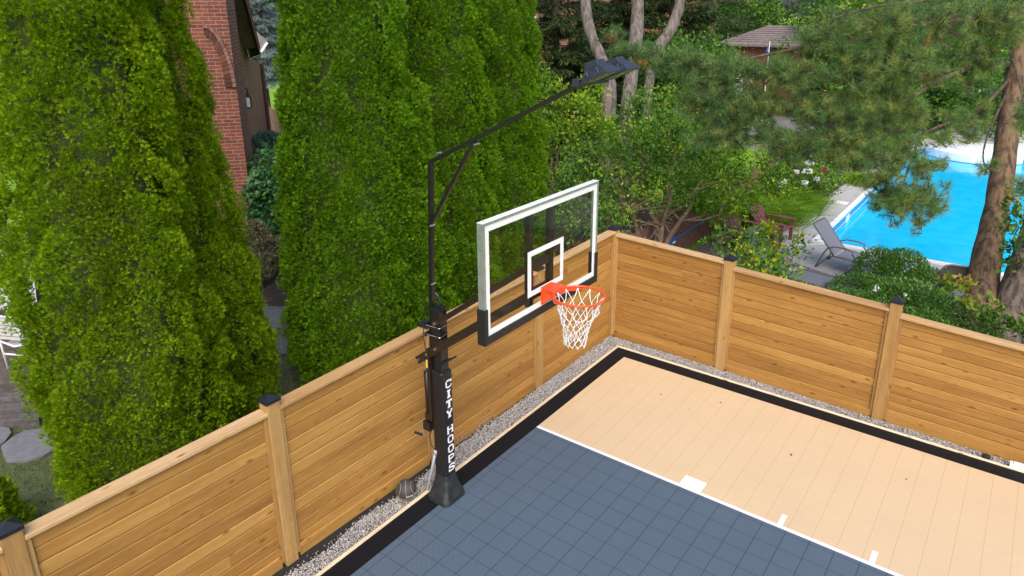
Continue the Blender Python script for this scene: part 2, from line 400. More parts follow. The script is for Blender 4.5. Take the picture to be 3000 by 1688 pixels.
def empty(name, loc, rz, label, cat, group=None):
    o = bpy.data.objects.new(name, None); col.objects.link(o); o.location = loc; o.rotation_euler = (0, 0, rz)
    o.empty_display_size = .2
    return tag(o, label, cat, group)
def sheet(name, pts, z, mat, kind='structure'):
    m = MB(); m.add([(x, y, z) for x, y in pts], [tuple(range(len(pts)))])
    o = m.build(name, mat); tag(o, kind=kind); return o
def slab(name, pts, z0, z1, mat, kind='structure', parent=None):
    m = MB(); m.prism([(x, y, z0) for x, y in pts], (0, 0, z1-z0)); o = m.build(name, mat, parent)
    if kind: tag(o, kind=kind)
    return o
def raw(name, V, Fc, tint, mat, parent=None, nper=3):
    """V (n,3), Fc (m,nper)"""
    me = bpy.data.meshes.new(name); nf = len(Fc)
    me.vertices.add(len(V)); me.vertices.foreach_set('co', np.ascontiguousarray(V, dtype=np.float32).ravel())
    me.loops.add(nf*nper); me.loops.foreach_set('vertex_index', np.ascontiguousarray(Fc, dtype=np.int32).ravel())
    me.polygons.add(nf); me.polygons.foreach_set('loop_start', np.arange(0, nf*nper, nper, dtype=np.int32))
    me.update(calc_edges=True); me.validate()
    a = me.attributes.new('tint', 'FLOAT', 'FACE'); a.data.foreach_set('value', np.ascontiguousarray(tint, dtype=np.float32))
    me.materials.append(mat)
    o = bpy.data.objects.new(name, me); col.objects.link(o)
    if parent is not None: o.parent = parent
    return o
def unit(a): return a/(np.linalg.norm(a, axis=1, keepdims=True)+1e-9)
def rdir(n): return unit(rng.normal(size=(n, 3)))
def blades(P, D, S, Ln, W):
    """thin triangles: base P, direction D, side S"""
    V = np.stack([P-S*W[:, None]/2, P+S*W[:, None]/2, P+D*Ln[:, None]], 1).reshape(-1, 3)
    return V, np.arange(len(V)).reshape(-1, 3)
def leaves(P, D, S, Ln, W, fold=.25):
    """kite leaves folded on the midrib, two triangles each"""
    Nn = np.cross(D, S); l = Ln[:, None]; w = W[:, None]
    a = P; b = P+D*l*.42+S*w/2+Nn*w*fold; c = P+D*l-Nn*l*.12; d = P+D*l*.42-S*w/2+Nn*w*fold
    V = np.stack([a, b, c, d], 1).reshape(-1, 3); i = np.arange(len(P))*4
    Fc = np.stack([np.stack([i, i+1, i+2], 1), np.stack([i, i+2, i+3], 1)], 1).reshape(-1, 3)
    return V, Fc
def sides(D):
    r = rdir(len(D)); return unit(np.cross(D, r))
def oldblob():
    pass

# ------------------------------------------------------------------ ground and court
GZ = -.06
def ring_sheet(name, hole, mat):
    """the ground: one sheet to the horizon with the pool basin left open"""
    x0, y0, x1, y1 = hole; B = 400
    m = MB()
    m.add([(-B, -B, GZ), (B, -B, GZ), (B, B, GZ), (-B, B, GZ), (x0, y0, GZ), (x1, y0, GZ), (x1, y1, GZ), (x0, y1, GZ)],
          [(0, 1, 5, 4), (1, 2, 6, 5), (2, 3, 7, 6), (3, 0, 4, 7)])
    return tag(m.build(name, mat), kind='structure')
POOL = (1.22, 7.95, 9.2, 23.0)
ring_sheet('lawn_ground', POOL, M['lawn'])
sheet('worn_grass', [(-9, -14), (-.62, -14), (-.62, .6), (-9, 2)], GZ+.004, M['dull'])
sheet('mulch_bed', [(-16, -3.1), (-6.15, -3.1), (-5.6, -1.2), (-3.6, .5), (-3.6, 2.5), (-16, 2.5)], GZ+.010, M['mulch'])
sheet('garden_soil', [(-16, -8.5), (-6.75, -8.0), (-6.1, -5.2), (-16, -4.2)], GZ+.014, M['soil'])
sheet('shrub_bed_soil', [(-1.15, .5), (9, .3), (9, 5.0), (6.2, 6.4), (3.4, 5.6), (2.6, 4.0), (-1.15, 3.4)], GZ+.012, M['mulch'])
sheet('back_bed_soil', [(-9, .6), (-1.25, .55), (-1.25, 9), (-9, 9)], GZ+.008, M['mulch'])
sheet('flower_bed_soil', [(-1.1, 7.2), (.25, 7.6), (.35, 12.6), (1.0, 15.5), (.9, 20), (-2.6, 20), (-1.2, 13)], GZ+.016, M['mulch'])
# gravel bed on landscape fabric round the court
sheet('gravel_bed', [(-.62, -14), (-.02, -14), (-.02, .02), (12, .02), (12, .62), (-.62, .62)], -.052, M['fabric'])
WB = .25
KY = -2.735
def rect(a, b, c, d): return [(a, b), (c, b), (c, d), (a, d)]
lw = .05
sheet('court_border_tiles', [(0, -14), (WB, -14), (WB, -WB), (12, -WB), (12, 0), (0, 0)], 0, M['blk'])
LY0, LY1 = KY-lw/2, KY+lw/2
bl = 1.0
def mk(x0, x1): return (x0, x1)
# key-lane marks (measured from the photograph): block and two hash marks
P1 = at(2007.8, 1393.9, z=0); P2 = at(2069.9, 1419.9, z=0)
Q1 = at(2294, 1506, z=0); Q2 = at(2306.5, 1511, z=0); U1 = at(2559, 1610, z=0); U2 = at(2573, 1615.5, z=0)
bx0, bx1 = P1.x, P2.x; m0, m1 = (Q1.x+Q2.x)/2-.028, (Q1.x+Q2.x)/2+.028; n0, n1 = (U1.x+U2.x)/2-.028, (U1.x+U2.x)/2+.028
MT = LY1+.20
sheet('court_side_tiles', [(WB, LY1), (bx0, LY1), (bx0, MT), (bx1, MT), (bx1, LY1), (m0, LY1), (m0, MT), (m1, MT), (m1, LY1), (n0, LY1), (n0, MT), (n1, MT), (n1, LY1), (12, LY1), (12, -WB), (WB, -WB)], 0, M['tan'])
sheet('court_lane_line', [(WB, LY0), (12, LY0), (12, LY1), (n1, LY1), (n1, MT), (n0, MT), (n0, LY1), (m1, LY1), (m1, MT), (m0, MT), (m0, LY1), (bx1, LY1), (bx1, MT), (bx0, MT), (bx0, LY1), (WB, LY1)], 0, M['line'])
sheet('court_key_tiles', rect(WB, -14, 12, LY0), 0, M['blue'])
slab('court_slab', rect(.001, -13.99, 12, -.001), -.09, -.004, M['fabric'])
kb = MB(); kb.box((-.042, -14, -.055), (0, .042, .012)); tag(kb.build('court_edging', M['curb'], bevel=.003), kind='structure')
kb = MB(); kb.box((.0, .0, -.055), (12, .042, .012)); tag(kb.build('court_edging', M['curbx'], bevel=.003), kind='structure')
# gravel stones
def stones(n, boxes, dens_z=.03):
    # icosphere-like stones from a squashed octahedron subdivided once
    base = np.array([(1, 0, 0), (-1, 0, 0), (0, 1, 0), (0, -1, 0), (0, 0, 1), (0, 0, -1)], float)
    f0 = [(0, 2, 4), (2, 1, 4), (1, 3, 4), (3, 0, 4), (2, 0, 5), (1, 2, 5), (3, 1, 5), (0, 3, 5)]
    T = base; Ff = np.array(f0)
    P = []
    area = [(b[2]-b[0])*(b[3]-b[1]) for b in boxes]; tot = sum(area)
    for b, a in zip(boxes, area):
        k = int(n*a/tot); P.append(np.stack([rng.uniform(b[0], b[2], k), rng.uniform(b[1], b[3], k), rng.uniform(-.048, -.048+dens_z, k)], 1))
    P = np.concatenate(P)
    heap = np.stack([rng.uniform(-.37, -.345, 120), -3.35+rng.normal(0, .28, 120), -.03+.12*rng.random(120)**2], 1); P = np.concatenate([P, heap])
    # thin out beside the left fence where the fabric shows
    keep = ~((P[:, 0] < -.30+.035*np.sin(P[:, 1]*5)) & (P[:, 1] < -4.2) & (rng.random(len(P)) < .93))
    P = P[keep]; k = len(P)
    sz = rng.uniform(.0065, .0125, k)[:, None, None]*rng.uniform(.65, 1.25, (k, 1, 3))
    A = rng.normal(size=(k, 3, 3)); Q, _ = np.linalg.qr(A)
    jit = rng.uniform(.6, 1.25, (k, len(T), 1))
    V = np.einsum('kij,kvj->kvi', Q, T[None]*jit*sz)+P[:, None, :]
    Fc = (Ff[None]+np.arange(k)[:, None, None]*len(T)).reshape(-1, 3)
    tint = np.repeat(rng.random(k), len(Ff))
    o = raw('gravel', V.reshape(-1, 3), Fc, tint, M['gravel']); tag(o, kind='stuff'); o['label'] = 'crushed grey stone filling the strip between court edging and fences'
    return o
stones(62000, [(-.36, -9.6, -.042, .045), (-.36, .045, 7.2, .34)])

# ------------------------------------------------------------------ fences
def fence(name, P0, ang, posts, rails, caps, label, nb=12, ends=True, kick=True, hide_last=False):
    """posts: distances along local x; rails: (z at start, z at end) of the rail top for each bay"""
    e = empty(name, (P0[0], P0[1], 0), ang, label, 'fence')
    for i, (x, h) in enumerate(zip(posts, caps)):
        if h is None: continue
        p = MB(); p.box((x-.07, -.07, -.055), (x+.07, .07, h-.045)); po = p.build('post', M['post'], e, .006)
        c = MB(); a = .082
        c.add([(x-a, -a, h-.075), (x+a, -a, h-.075), (x+a, a, h-.075), (x-a, a, h-.075), (x-a, -a, h-.040), (x+a, -a, h-.040), (x+a, a, h-.040), (x-a, a, h-.040), (x, 0, h+.004)],
              [(0, 3, 2, 1), (0, 1, 5, 4), (1, 2, 6, 5), (2, 3, 7, 6), (3, 0, 4, 7), (4, 5, 8), (5, 6, 8), (6, 7, 8), (7, 4, 8)])
        c.build('post_cap', M['capblack'], po, .003)
    for i in range(len(posts)-1):
        x0, x1 = posts[i]+.07, posts[i+1]-.07; z0, z1 = rails[i]
        b = MB(); zb = .045
        t0, t1 = z0-.04, z1-.04
        for k in range(nb):
            f0, f1 = k/nb, (k+1)/nb; g = .004; ly = random.uniform(-.0015, .0015)
            xs = [x0+.002, x1-.002]
            # some courses are butt-jointed from two lengths
            if random.random() < .1: xs = [x0+.002, random.uniform(x0+.4, x1-.4), x1-.002]
            for q in range(len(xs)-1):
                a0, a1 = xs[q]+(.001 if q else 0), xs[q+1]-.001
                zz = lambda x, f: zb+((t0+(t1-t0)*(x-x0)/(x1-x0))-zb)*f
                lo0, lo1, hi0, hi1 = zz(a0, f0)+g, zz(a1, f0)+g, zz(a0, f1)-g, zz(a1, f1)-g
                c = .008; y0 = -.019+ly; y1 = .0185
                vs = [(a0, y1, lo0), (a1, y1, lo1), (a1, y1, hi1), (a0, y1, hi0),
                      (a0, y0+c, lo0), (a1, y0+c, lo1), (a1, y0, lo1+c), (a0, y0, lo0+c), (a0, y0, hi0-c), (a1, y0, hi1-c), (a1, y0+c, hi1), (a0, y0+c, hi0)]
                b.add(vs, [(0, 1, 2, 3), (0, 4, 5, 1), (4, 7, 6, 5), (7, 8, 9, 6), (8, 11, 10, 9), (3, 2, 10, 11), (0, 3, 11, 8, 7, 4), (1, 5, 6, 9, 10, 2)], random.random())
        # tongues behind the joints
        b.hexa([(x0+.002, -.008, zb), (x1-.002, -.008, zb), (x1-.002, .008, zb), (x0+.002, .008, zb), (x0+.002, -.008, t0-.01), (x1-.002, -.008, t1-.01), (x1-.002, .008, t1-.01), (x0+.002, .008, t0-.01)], .0)
        b.build('board_panel', M['board'], e)
        for xa, xb in ((x0, x0+.038), (x1-.038, x1)):
            s = MB(); zt = (t0 if xa == x0 else t1)-.003
            s.box((xa, -.047, zb-.04), (xb, -.020, zt)); s.box((xa, .020, zb-.04), (xb, .047, zt))
            s.build('batten', M['post'], e, .002)
        r = MB(); r.hexa([(x0+.001, -.075, z0-.038), (x1-.001, -.075, z1-.038), (x1-.001, .075, z1-.038), (x0+.001, .075, z0-.038), (x0+.001, -.075, z0), (x1-.001, -.075, z1), (x1-.001, .075, z1), (x0+.001, .075, z0)])
        r.build('top_rail', M['rail'], e, .005)
        kx = MB(); kx.box((x0+.040, -.046, -.05), (x1-.040, -.021, .09)); kx.build('bottom_rail', M['post' if 0 else 'board'], e, .003)
    return e
# left run: local x = from near to the corner
fx, fxs = -.4024, .0145
LX = lambda y: fx+fxs*y
la = math.atan2(1, fxs)
ys = [-8.4276, -6.2349, -4.0651, -1.80, .4228]
P0 = (LX(-10.6), -10.6)
po = [0]+[y+10.6 for y in ys]
lf = fence('wooden_fence', P0, la, po, [(1.775, 1.78), (1.785, 1.79), (1.803, 1.842), (1.852, 1.885), (1.89, 1.925)], [1.92, 1.932, 1.949, 1.930, 1.965, 2.007],
      'horizontal cedar board fence standing behind the basketball pole beside the cedars')
fy, fys = .4228, -.0252
ra = math.atan2(fys, 1)
rx = [0.0, 1.6775+.4024, 4.0204+.4024, 6.45, 8.7]
rf = fence('wooden_fence', (-.4024, fy+.0), ra, rx, [(1.87, 1.815), (1.735, 1.668), (1.60, 1.535), (1.47, 1.42)], [None, 1.923, 1.839, 1.74, 1.66],
      'horizontal cedar board fence between the tan court and the swimming pool')

# ------------------------------------------------------------------ basketball hoop
YH = -4.565; PXc, PYc = .212, -4.545; BX = 1.65
hoop = empty('basketball_hoop', (PXc, PYc, 0), 0, 'black adjustable basketball hoop on a padded pole at the court edge', 'basketball hoop')
def H(m, *a, **k):
    o = m.build(*a, **k)
    p = o.parent; 
    off = Vector((0, 0, 0))
    if p is hoop or (p is not None and p.parent is hoop): pass
    if p is hoop: o.location = -hoop.location
    return o
pole = MB(); pole.box((PXc-.062, PYc-.062, .02), (PXc+.062, PYc+.062, 2.42)); 
po_ = H(pole, 'pole', M['blackmetal'], hoop, bevel=.006)
m = MB(); m.box((PXc-.064, PYc-.064, 2.42), (PXc+.064, PYc+.064, 2.435)); H(m, 'pole_cap', M['capblack'], po_, bevel=.003)
m = MB(); a = .088
m.box((PXc-a, PYc-a, .29), (PXc+a, PYc+a, 1.69)); pad = H(m, 'pole_pad', M['pad'], hoop, bevel=.028)
pad.modifiers['bevel'].segments = 4
# boot
m = MB()
def rrect(cx, cy, hx, hy, z, c):
    return [Vector((cx+sx, cy+sy, z)) for sx, sy in ((-hx+c, -hy), (hx-c, -hy), (hx, -hy+c), (hx, hy-c), (hx-c, hy), (-hx+c, hy), (-hx, hy-c), (-hx, -hy+c))]
rings = [rrect(PXc, PYc, .165, .18, .001, .04), rrect(PXc, PYc, .160, .175, .05, .045), rrect(PXc, PYc, .125, .13, .16, .03), rrect(PXc, PYc, .100, .10, .28, .025), rrect(PXc, PYc, .096, .096, .335, .025), rrect(PXc, PYc, .085, .085, .337, .02)]
vs = [v for r in rings for v in r]; fs = [(i*8+k, i*8+(k+1) % 8, (i+1)*8+(k+1) % 8, (i+1)*8+k) for i in range(len(rings)-1) for k in range(8)]+[tuple(range(8))[::-1], tuple(range(40, 48))]
m.add(vs, fs, .5); H(m, 'base_boot', M['boot'], hoop, bevel=.006)
# lettering
FONT = {
 'C': ["001111101", "011111111", "110000011", "110000001", "110000000", "110000000", "110000000", "110000001", "110000011", "011111110", "001111100"],
 'I': ["001111100", "001111100", "000111000", "000111000", "000111000", "000111000", "000111000", "000111000", "000111000", "001111100", "001111100"],
 'T': ["111111111", "111111111", "110111011", "000111000", "000111000", "000111000", "000111000", "000111000", "000111000", "000111000", "001111100"],
 'Y': ["111000111", "110000011", "011000110", "011101110", "001111100", "000111000", "000111000", "000111000", "000111000", "000111000", "001111100"],
 'H': ["111000111", "110000011", "110000011", "110000011", "111111111", "111111111", "110000011", "110000011", "110000011", "110000011", "111000111"],
 'O': ["001111100", "011111110", "110000011", "110000011", "110000011", "110000011", "110000011", "110000011", "110000011", "011111110", "001111100"],
 'P': ["111111100", "111111110", "110000011", "110000011", "110000011", "111111110", "111111100", "110000000", "110000000", "110000000", "111100000"],
 'S': ["001111101", "011111111", "110000011", "110000001", "111111000", "001111110", "000001111", "100000011", "110000011", "111111110", "101111100"]}
def runs(row):
    out = []; i = 0
    while i < len(row):
        if row[i] == '1':
            j = i
            while j < len(row) and row[j] == '1': j += 1
            out.append((i, j)); i = j
        else: i += 1
    return out
lh, pitch, lwid = .099, .1265, .096
ytext = PYc+.014
z = 1.580
for ch in "CITY HOOPS":
    if ch == ' ': z -= .082; continue
    m = MB()
    for ri, row in enumerate(FONT[ch]):
        for a0, a1 in runs(row):
            y0 = ytext-lwid/2+a0/9*lwid; y1 = ytext-lwid/2+a1/9*lwid; z1 = z-ri/11*lh; z0 = z-(ri+1)/11*lh
            m.box((PXc+.0885, y0, z0), (PXc+.0905, y1, z1), .5)
    m.build('letter', M['white'], pad)
    z -= pitch
# arms
def P3(x, z, y): return Vector((x, y, z))
lowA, lowB = P3(-.06, 1.757, 0), P3(1.50, 2.945, 0)
dd = (lowB-lowA).normalized()
for nm, (pa, pb, h) in dict(lower_arm=(P3(-.06, 1.757, 0), P3(1.56, 2.975, 0), .092), upper_arm=(P3(.235, 2.290, 0), P3(1.56, 3.270, 0), .05)).items():
    for s in (-1, 1):
        m = MB(); yo = YH+.015+s*.092
        m.bar(Vector((pa.x, yo, pa.z)), Vector((pb.x, yo, pb.z)), .010, h)
        d2 = (pb-pa).normalized(); nn = Vector((-d2.z, 0, d2.x))
        for q in (-1, 1):
            c = nn*(h/2-.004)*q
            m.bar(Vector((pa.x, yo-s*.014, pa.z))+c, Vector((pb.x, yo-s*.014, pb.z))+c, .018, .006)
        ao = H(m, nm, M['brownmetal'], hoop)
        if s < 0:
            bolts = [(-.04, 1.77), (.103, 1.885), (.238, 1.988)] if nm == 'lower_arm' else [(.245, 2.297)]
            for (bxx, bz) in bolts:
                k = MB(); k.tube([(bxx, yo-.004, bz), (bxx, yo-.020, bz)], .017, 10); H(k, 'bolt', M['steel'], ao)
# u-bolt clamps holding the light mast
for zc_ in (2.235, 2.125):
    m = MB(); r_ = .069
    m.tube([(.10, PYc-r_-.02, zc_), (PXc+.02, PYc-r_, zc_-.004), (PXc+.058, PYc-r_, zc_-.004), (PXc+r_, PYc-r_+.008, zc_-.004), (PXc+r_, PYc+r_, zc_+.004), (.10, PYc+r_+.02, zc_)], .005, 6)
    cl = H(m, 'clamp', M['steel'], hoop)
    k = MB(); k.box((.085, PYc-.105, zc_-.022), (.103, PYc+.105, zc_+.022)); H(k, 'clamp_plate', M['blackmetal'], cl)
# cross pin below lower arm
m = MB(); m.tube([(PXc+.075, PYc-.15, 1.80), (PXc+.075, PYc+.17, 1.80)], .011, 8); m.tube([(PXc+.075, PYc-.15, 1.815), (PXc+.30, PYc-.15, 1.99)], .006, 6)
H(m, 'stop_bar', M['blackmetal'], hoop)
# height actuator behind the pole
m = MB(); m.tube([(.045, YH-.03, .985), (.035, YH-.03, 1.63)], .034, 12); act = H(m, 'actuator', M['blackmetal'], hoop, smooth=True)
m = MB(); m.tube([(.035, YH-.03, 1.63), (.034, YH-.03, 1.84)], .019, 12); H(m, 'actuator_rod', M['cylgrey'], act, smooth=True)
for yb_ in (YH-.075, YH+.005):
    m = MB(); m.box((.02, yb_, 1.03), (.135, yb_+.010, 1.12)); m.build('actuator_bracket', M['brownmetal'], act)
m = MB(); m.box((-.03, YH-.07, .87), (.075, YH+.01, .985)); H(m, 'gear_box', M['brownmetal'], act, bevel=.004)
m = MB(); m.tube([(-.03, YH-.05, .93), (-.055, YH-.05, .93), (-.055, YH-.05, .765), (-.075, YH-.05, .765)], .005, 6); cr = H(m, 'crank_handle', M['cylgrey'], hoop)
m = MB(); m.tube([(-.065, YH-.05, .765), (-.18, YH-.06, .765)], .015, 10); H(m, 'grip', M['grip'], cr)
m = MB(); m.tube([(.10, YH-.03, .95), (.07, YH-.07, .82), (.10, YH-.08, .72), (.15, YH-.05, .62), (.13, YH-.04, .57)], .005, 6); H(m, 'power_cable', M['grip'], hoop)
m = MB(); m.box((.095, PYc-.11, 1.05), (.14, PYc+.02, 1.95)); H(m, 'rear_channel', M['brownmetal'], hoop)
m = MB(); m.box((.092, PYc-.1115, 1.72), (.115, PYc-.1105, 1.82)); H(m, 'warning_sticker', M['yellow'], hoop)
# backboard
zt, zb2 = 3.884, 2.806; y0, y1 = YH-.912, YH+.912
bb = empty('backboard', (0, 0, 0), 0, None, None); bb.parent = hoop; bb.location = -hoop.location
def fr(m, xa, xb, o0, o1, zt, zb, y0, y1):
    """rectangular ring: outer inset o0, inner inset o1"""
    m.box((xa, y0+o0, zt-o1), (xb, y1-o0, zt-o0)); m.box((xa, y0+o0, zb+o0), (xb, y1-o0, zb+o1))
    m.box((xa, y0+o0, zb+o1), (xb, y0+o1, zt-o1)); m.box((xa, y1-o1, zb+o1), (xb, y1-o0, zt-o1))
m = MB(); fr(m, BX-.068, BX, 0, .024, zt, zb2, y0, y1); m.build('frame', M['alu'], bb, .002)
m = MB(); fr(m, BX-.0685, BX-.0005, -.002, .0, zt, zb2, y0, y1)
m = MB(); m.box((BX-.066, y0+.001, zt-.001), (BX-.002, y1-.001, zt+.003)); m.build('frame_top_lip', M['white'], bb)
m = MB(); m.box((BX-.022, y0+.024, zb2+.024), (BX-.010, y1-.024, zt-.024)); m.build('glass', M['glass'], bb)
m = MB(); fr(m, BX-.0098, BX-.0078, .0245, .080, zt, 2.844, y0, y1); m.build('border_marking', M['white'], bb)
m = MB(); sy0, sy1, sz0, sz1 = YH-.322, YH+.258, 3.018, 3.460
fr(m, BX-.0098, BX-.0078, 0, .052, sz1, sz0, YH-.29, YH+.29); m.build('target_square', M['white'], bb)
m = MB(); t_ = .012; ph = .32
m.box((BX-.080, y0-t_, zb2-t_), (BX+.010, y1+t_, zb2+.062)); m.box((BX-.080, y0-t_, zb2+.062), (BX+.010, y0+.036, zb2+ph)); m.box((BX-.080, y1-.036, zb2+.062), (BX+.010, y1+t_, zb2+ph))
m.build('edge_padding', M['pad'], bb, .006)
for s, nm in ((-.168, 0), (.168, 0)):
    m = MB(); m.box((BX-.125, YH+.015+s-.032, zb2+.06), (BX-.070, YH+.015+s+.032, zt-.03)); m.build('strut', M['blackmetal'], bb, .003)
m = MB(); m.box((BX-.12, YH-.118, 3.225), (BX-.074, YH+.148, 3.305)); m.build('cross_bar', M['blackmetal'], bb, .003)
m = MB(); m.box((BX-.12, YH-.118, 2.93), (BX-.074, YH+.148, 3.03)); m.build('cross_bar', M['blackmetal'], bb, .003)
m = MB()
for (yy, zz) in ((y0, zt-.09), (y0, zt-.22)): m = MB(); m.tube([(BX-.03, yy-.006, zz), (BX-.03, yy, zz)], .009, 8); m.build('rivet', M['steel'], bb)
for yy in (y0+.05, y0+.28, YH-.22, YH-.13, YH+.02, YH+.10, y1-.4, y1-.07): m = MB(); m.tube([(BX-.035, yy, zt+.003), (BX-.035, yy, zt+.008)], .007, 8); m.build('rivet', M['steel'], bb)
# rim
RC = Vector((2.012, YH, 3.035)); rr_ = .236
rim = empty('rim', (0, 0, 0), 0, None, None); rim.parent = hoop; rim.location = -hoop.location
m = MB(); n = 64
m.tube([RC+Vector((rr_*math.cos(2*math.pi*k/n), rr_*math.sin(2*math.pi*k/n), 0)) for k in range(n+1)], .0105, 10, caps=False); m.build('hoop_ring', M['orange'], rim, smooth=True)
m = MB()  # flange: plate, top plate, side gussets
m.prism([(BX-.007, YH-.085, 2.885), (BX-.007, YH+.085, 2.885), (BX-.007, YH+.085, 3.062), (BX-.007, YH-.085, 3.062)][::-1], (.012, 0, 0))
m.prism([(BX+.005, YH-.085, 3.052), (BX+.005, YH+.085, 3.052), (RC.x-.205, YH+.115, 3.046), (RC.x-.228, YH, 3.046), (RC.x-.205, YH-.115, 3.046)], (0, 0, .008))
for s in (-1, 1):
    m.prism([(BX+.005, YH+s*.070, 2.895), (BX+.005, YH+s*.070, 3.052), (RC.x-.232, YH+s*.070, 3.046), (RC.x-.215, YH+s*.070, 2.99)], (0, .006*s, 0))
m.prism([(BX+.005, YH-.064, 2.90), (BX+.005, YH+.064, 2.90), (RC.x-.225, YH+.064, 2.992), (RC.x-.225, YH-.064, 2.992)], (0, 0, .005))
m.build('bracket', M['orange'], rim, .002)
m = MB(); arc = [math.pi+R(x) for x in range(-78, 79, 6)]
for i in range(len(arc)-1):
    a0, a1 = arc[i], arc[i+1]; f = lambda a, z, r=rr_: Vector((RC.x+r*math.cos(a), RC.y+r*math.sin(a), z))
    hh = lambda a: .042*(1-max(0, (abs(a-math.pi)-R(52)))/R(40))
    m.hexa([f(a0, 3.032-hh(a0), .243), f(a1, 3.032-hh(a1), .243), f(a1, 3.032-hh(a1), .237), f(a0, 3.032-hh(a0), .237), f(a0, 3.032, .243), f(a1, 3.032, .243), f(a1, 3.032, .237), f(a0, 3.032, .237)], .5)
m.build('rim_band', M['orange'], rim)
# net
m = MB(); NL = 12
lev = [(0, .232), (-.120, .190), (-.185, .160), (-.247, .135), (-.308, .117), (-.366, .106), (-.423, .098), (-.470, .095)]
rs = random.Random(3)
nodes = {}
for k, (dz, r_) in enumerate(lev):
    for i in range(NL):
        th = 2*math.pi*(i+(.5 if k % 2 else 0))/NL+.1; j = .010 if k else 0
        lean = -dz*.05
        nodes[k, i] = RC+Vector((r_*math.cos(th)+rs.uniform(-j, j)-lean*.8, r_*math.sin(th)+rs.uniform(-j, j)-lean, dz-.012+rs.uniform(-j, j)))
for k in range(len(lev)-1):
    for i in range(NL):
        if k % 2 == 0: tg = (i, (i-1) % NL)
        else: tg = (i, (i+1) % NL)
        for j in tg:
            a_, b_ = nodes[k, i], nodes[k+1, j]; mid = (a_+b_)/2; c_ = Vector((RC.x, RC.y, mid.z)); out = (mid-c_).normalized()
            sag = .010 if k else -.022
            m.tube([a_, a_.lerp(b_, .3)+out*sag*.8, a_.lerp(b_, .7)+out*sag*.8, b_], .0037, 5, caps=False)
for i in range(NL):
    for k in range(1, len(lev)):
        p = nodes[k, i]; m.tube([p+Vector((0, 0, .010)), p, p-Vector((0, 0, .010))], [.004, .007, .004], 6)
net = m.build('net', M['netw'], rim, smooth=True)
for i in range(NL):
    m = MB(); p = nodes[0, i]; m.tube([p+Vector((0, 0, .006)), p+Vector((0, 0, -.012))], .006, 6); m.build('net_hook', M['orange'], rim)

# ------------------------------------------------------------------ floodlight mast
fm = empty('floodlight_mast', (.117, YH, 1.9), 0, 'tall black mast with long arm and two floodlights clamped behind the hoop pole', 'floodlight')
def G(m, name, mat, parent=None, **k):
    o = m.build(name, mat, parent or fm, **k)
    if parent is None: o.location = -fm.location
    return o
A0, A1 = Vector((.108, YH, 1.95)), Vector((.213, YH, 4.052)); B1 = Vector((2.03, YH, 4.965))
m = MB(); m.bar(A0, A1, .046, .046, up=(1, 0, 0)); G(m, 'mast', M['blackmetal'], bevel=.003)
m = MB(); m.bar(A1+Vector((-.02, 0, -.008)), B1, .040, .040); G(m, 'arm', M['blackmetal'], bevel=.003)
m = MB(); m.bar(Vector((.19, YH, 3.40)), Vector((.795, YH, 4.325)), .036, .036); G(m, 'brace', M['blackmetal'], bevel=.003)
for p in ((.175, 2.72), (.198, 3.38), (.83, 4.305), (.33, 4.16)): m = MB(); m.tube([(p[0], YH-.042, p[1]), (p[0], YH+.03, p[1])], .010, 8); G(m, 'bolt', M['steel'])
m = MB(); m.tube([(.22, YH-.03, 2.63), (.26, YH-.03, 2.60), (.30, YH-.03, 2.53), (.29, YH-.03, 2.44)], .018, 8); G(m, 'anchor_bracket', M['blackmetal'])
m = MB(); m.tube([(.10, YH-.05, 2.62), (.075, YH-.07, 2.3), (.07, YH-.09, 2.1), (.08, YH-.07, 1.9), (.075, YH-.06, 1.65)], .005, 6); G(m, 'power_cable', M['grip'])
m = MB(); m.box((B1.x-.02, YH-.19, B1.z-.03), (B1.x+.045, YH+.30, B1.z+.03)); G(m, 'cross_bar', M['lampbody'], bevel=.004)
ta = R(24)
def flood(yc):
    f = empty('floodlight', (0, 0, 0), 0, None, None); f.parent = fm; f.location = Vector((B1.x+.06, yc, B1.z+.025))-fm.location
    f.rotation_euler = (0, -ta, 0)
    w_, l_ = .112, .25
    m = MB()   # frame shell: tapered tray
    m.hexa([(0, -w_, -.02), (l_, -w_, -.02), (l_, w_, -.02), (0, w_, -.02), (.03, -w_+.03, .035), (l_-.03, -w_+.03, .035), (l_-.03, w_-.03, .035), (.03, w_-.03, .035)])
    m.hexa([(.035, -.080, .035), (.205, -.080, .035), (.205, .080, .035), (.035, .080, .035), (.04, -.075, .055), (.20, -.075, .055), (.20, .075, .055), (.04, .075, .055)])
    m.build('housing', M['lampbody'], f, .004)
    m = MB(); m.hexa([(.02, -.065, .055), (.18, -.065, .055), (.18, .065, .055), (.02, .065, .055), (.06, -.060, .115), (.17, -.060, .110), (.17, .060, .110), (.06, .060, .115)])
    m.build('driver_box', M['lampbody'], f, .006)
    m = MB(); fr2 = [(-.004, -w_-.006), (l_+.008, w_+.006)]
    for a_, b_ in (((-.006, -w_-.006), (l_+.006, -w_+.012)), ((-.006, w_-.012), (l_+.006, w_+.006)), ((-.006, -w_+.012), (.012, w_-.012)), ((l_-.012, -w_+.012), (l_+.006, w_-.012))):
        m.box((a_[0], a_[1], -.032), (b_[0], b_[1], -.0205))
    m.build('bezel', M['lampbody'], f)
    m = MB(); m.box((.0125, -w_+.0125, -.030), (l_-.0125, w_-.0125, -.0215)); m.build('lens', M['lens'], f)
    for xx, yy in ((.08, -w_-.004), (.08, w_+.004), (.17, -.095)): m = MB(); m.tube([(xx, yy, .0), (xx, yy, .045)], .007, 6); m.build('latch', M['lampbody'], f)
flood(YH-.08); flood(YH+.25)

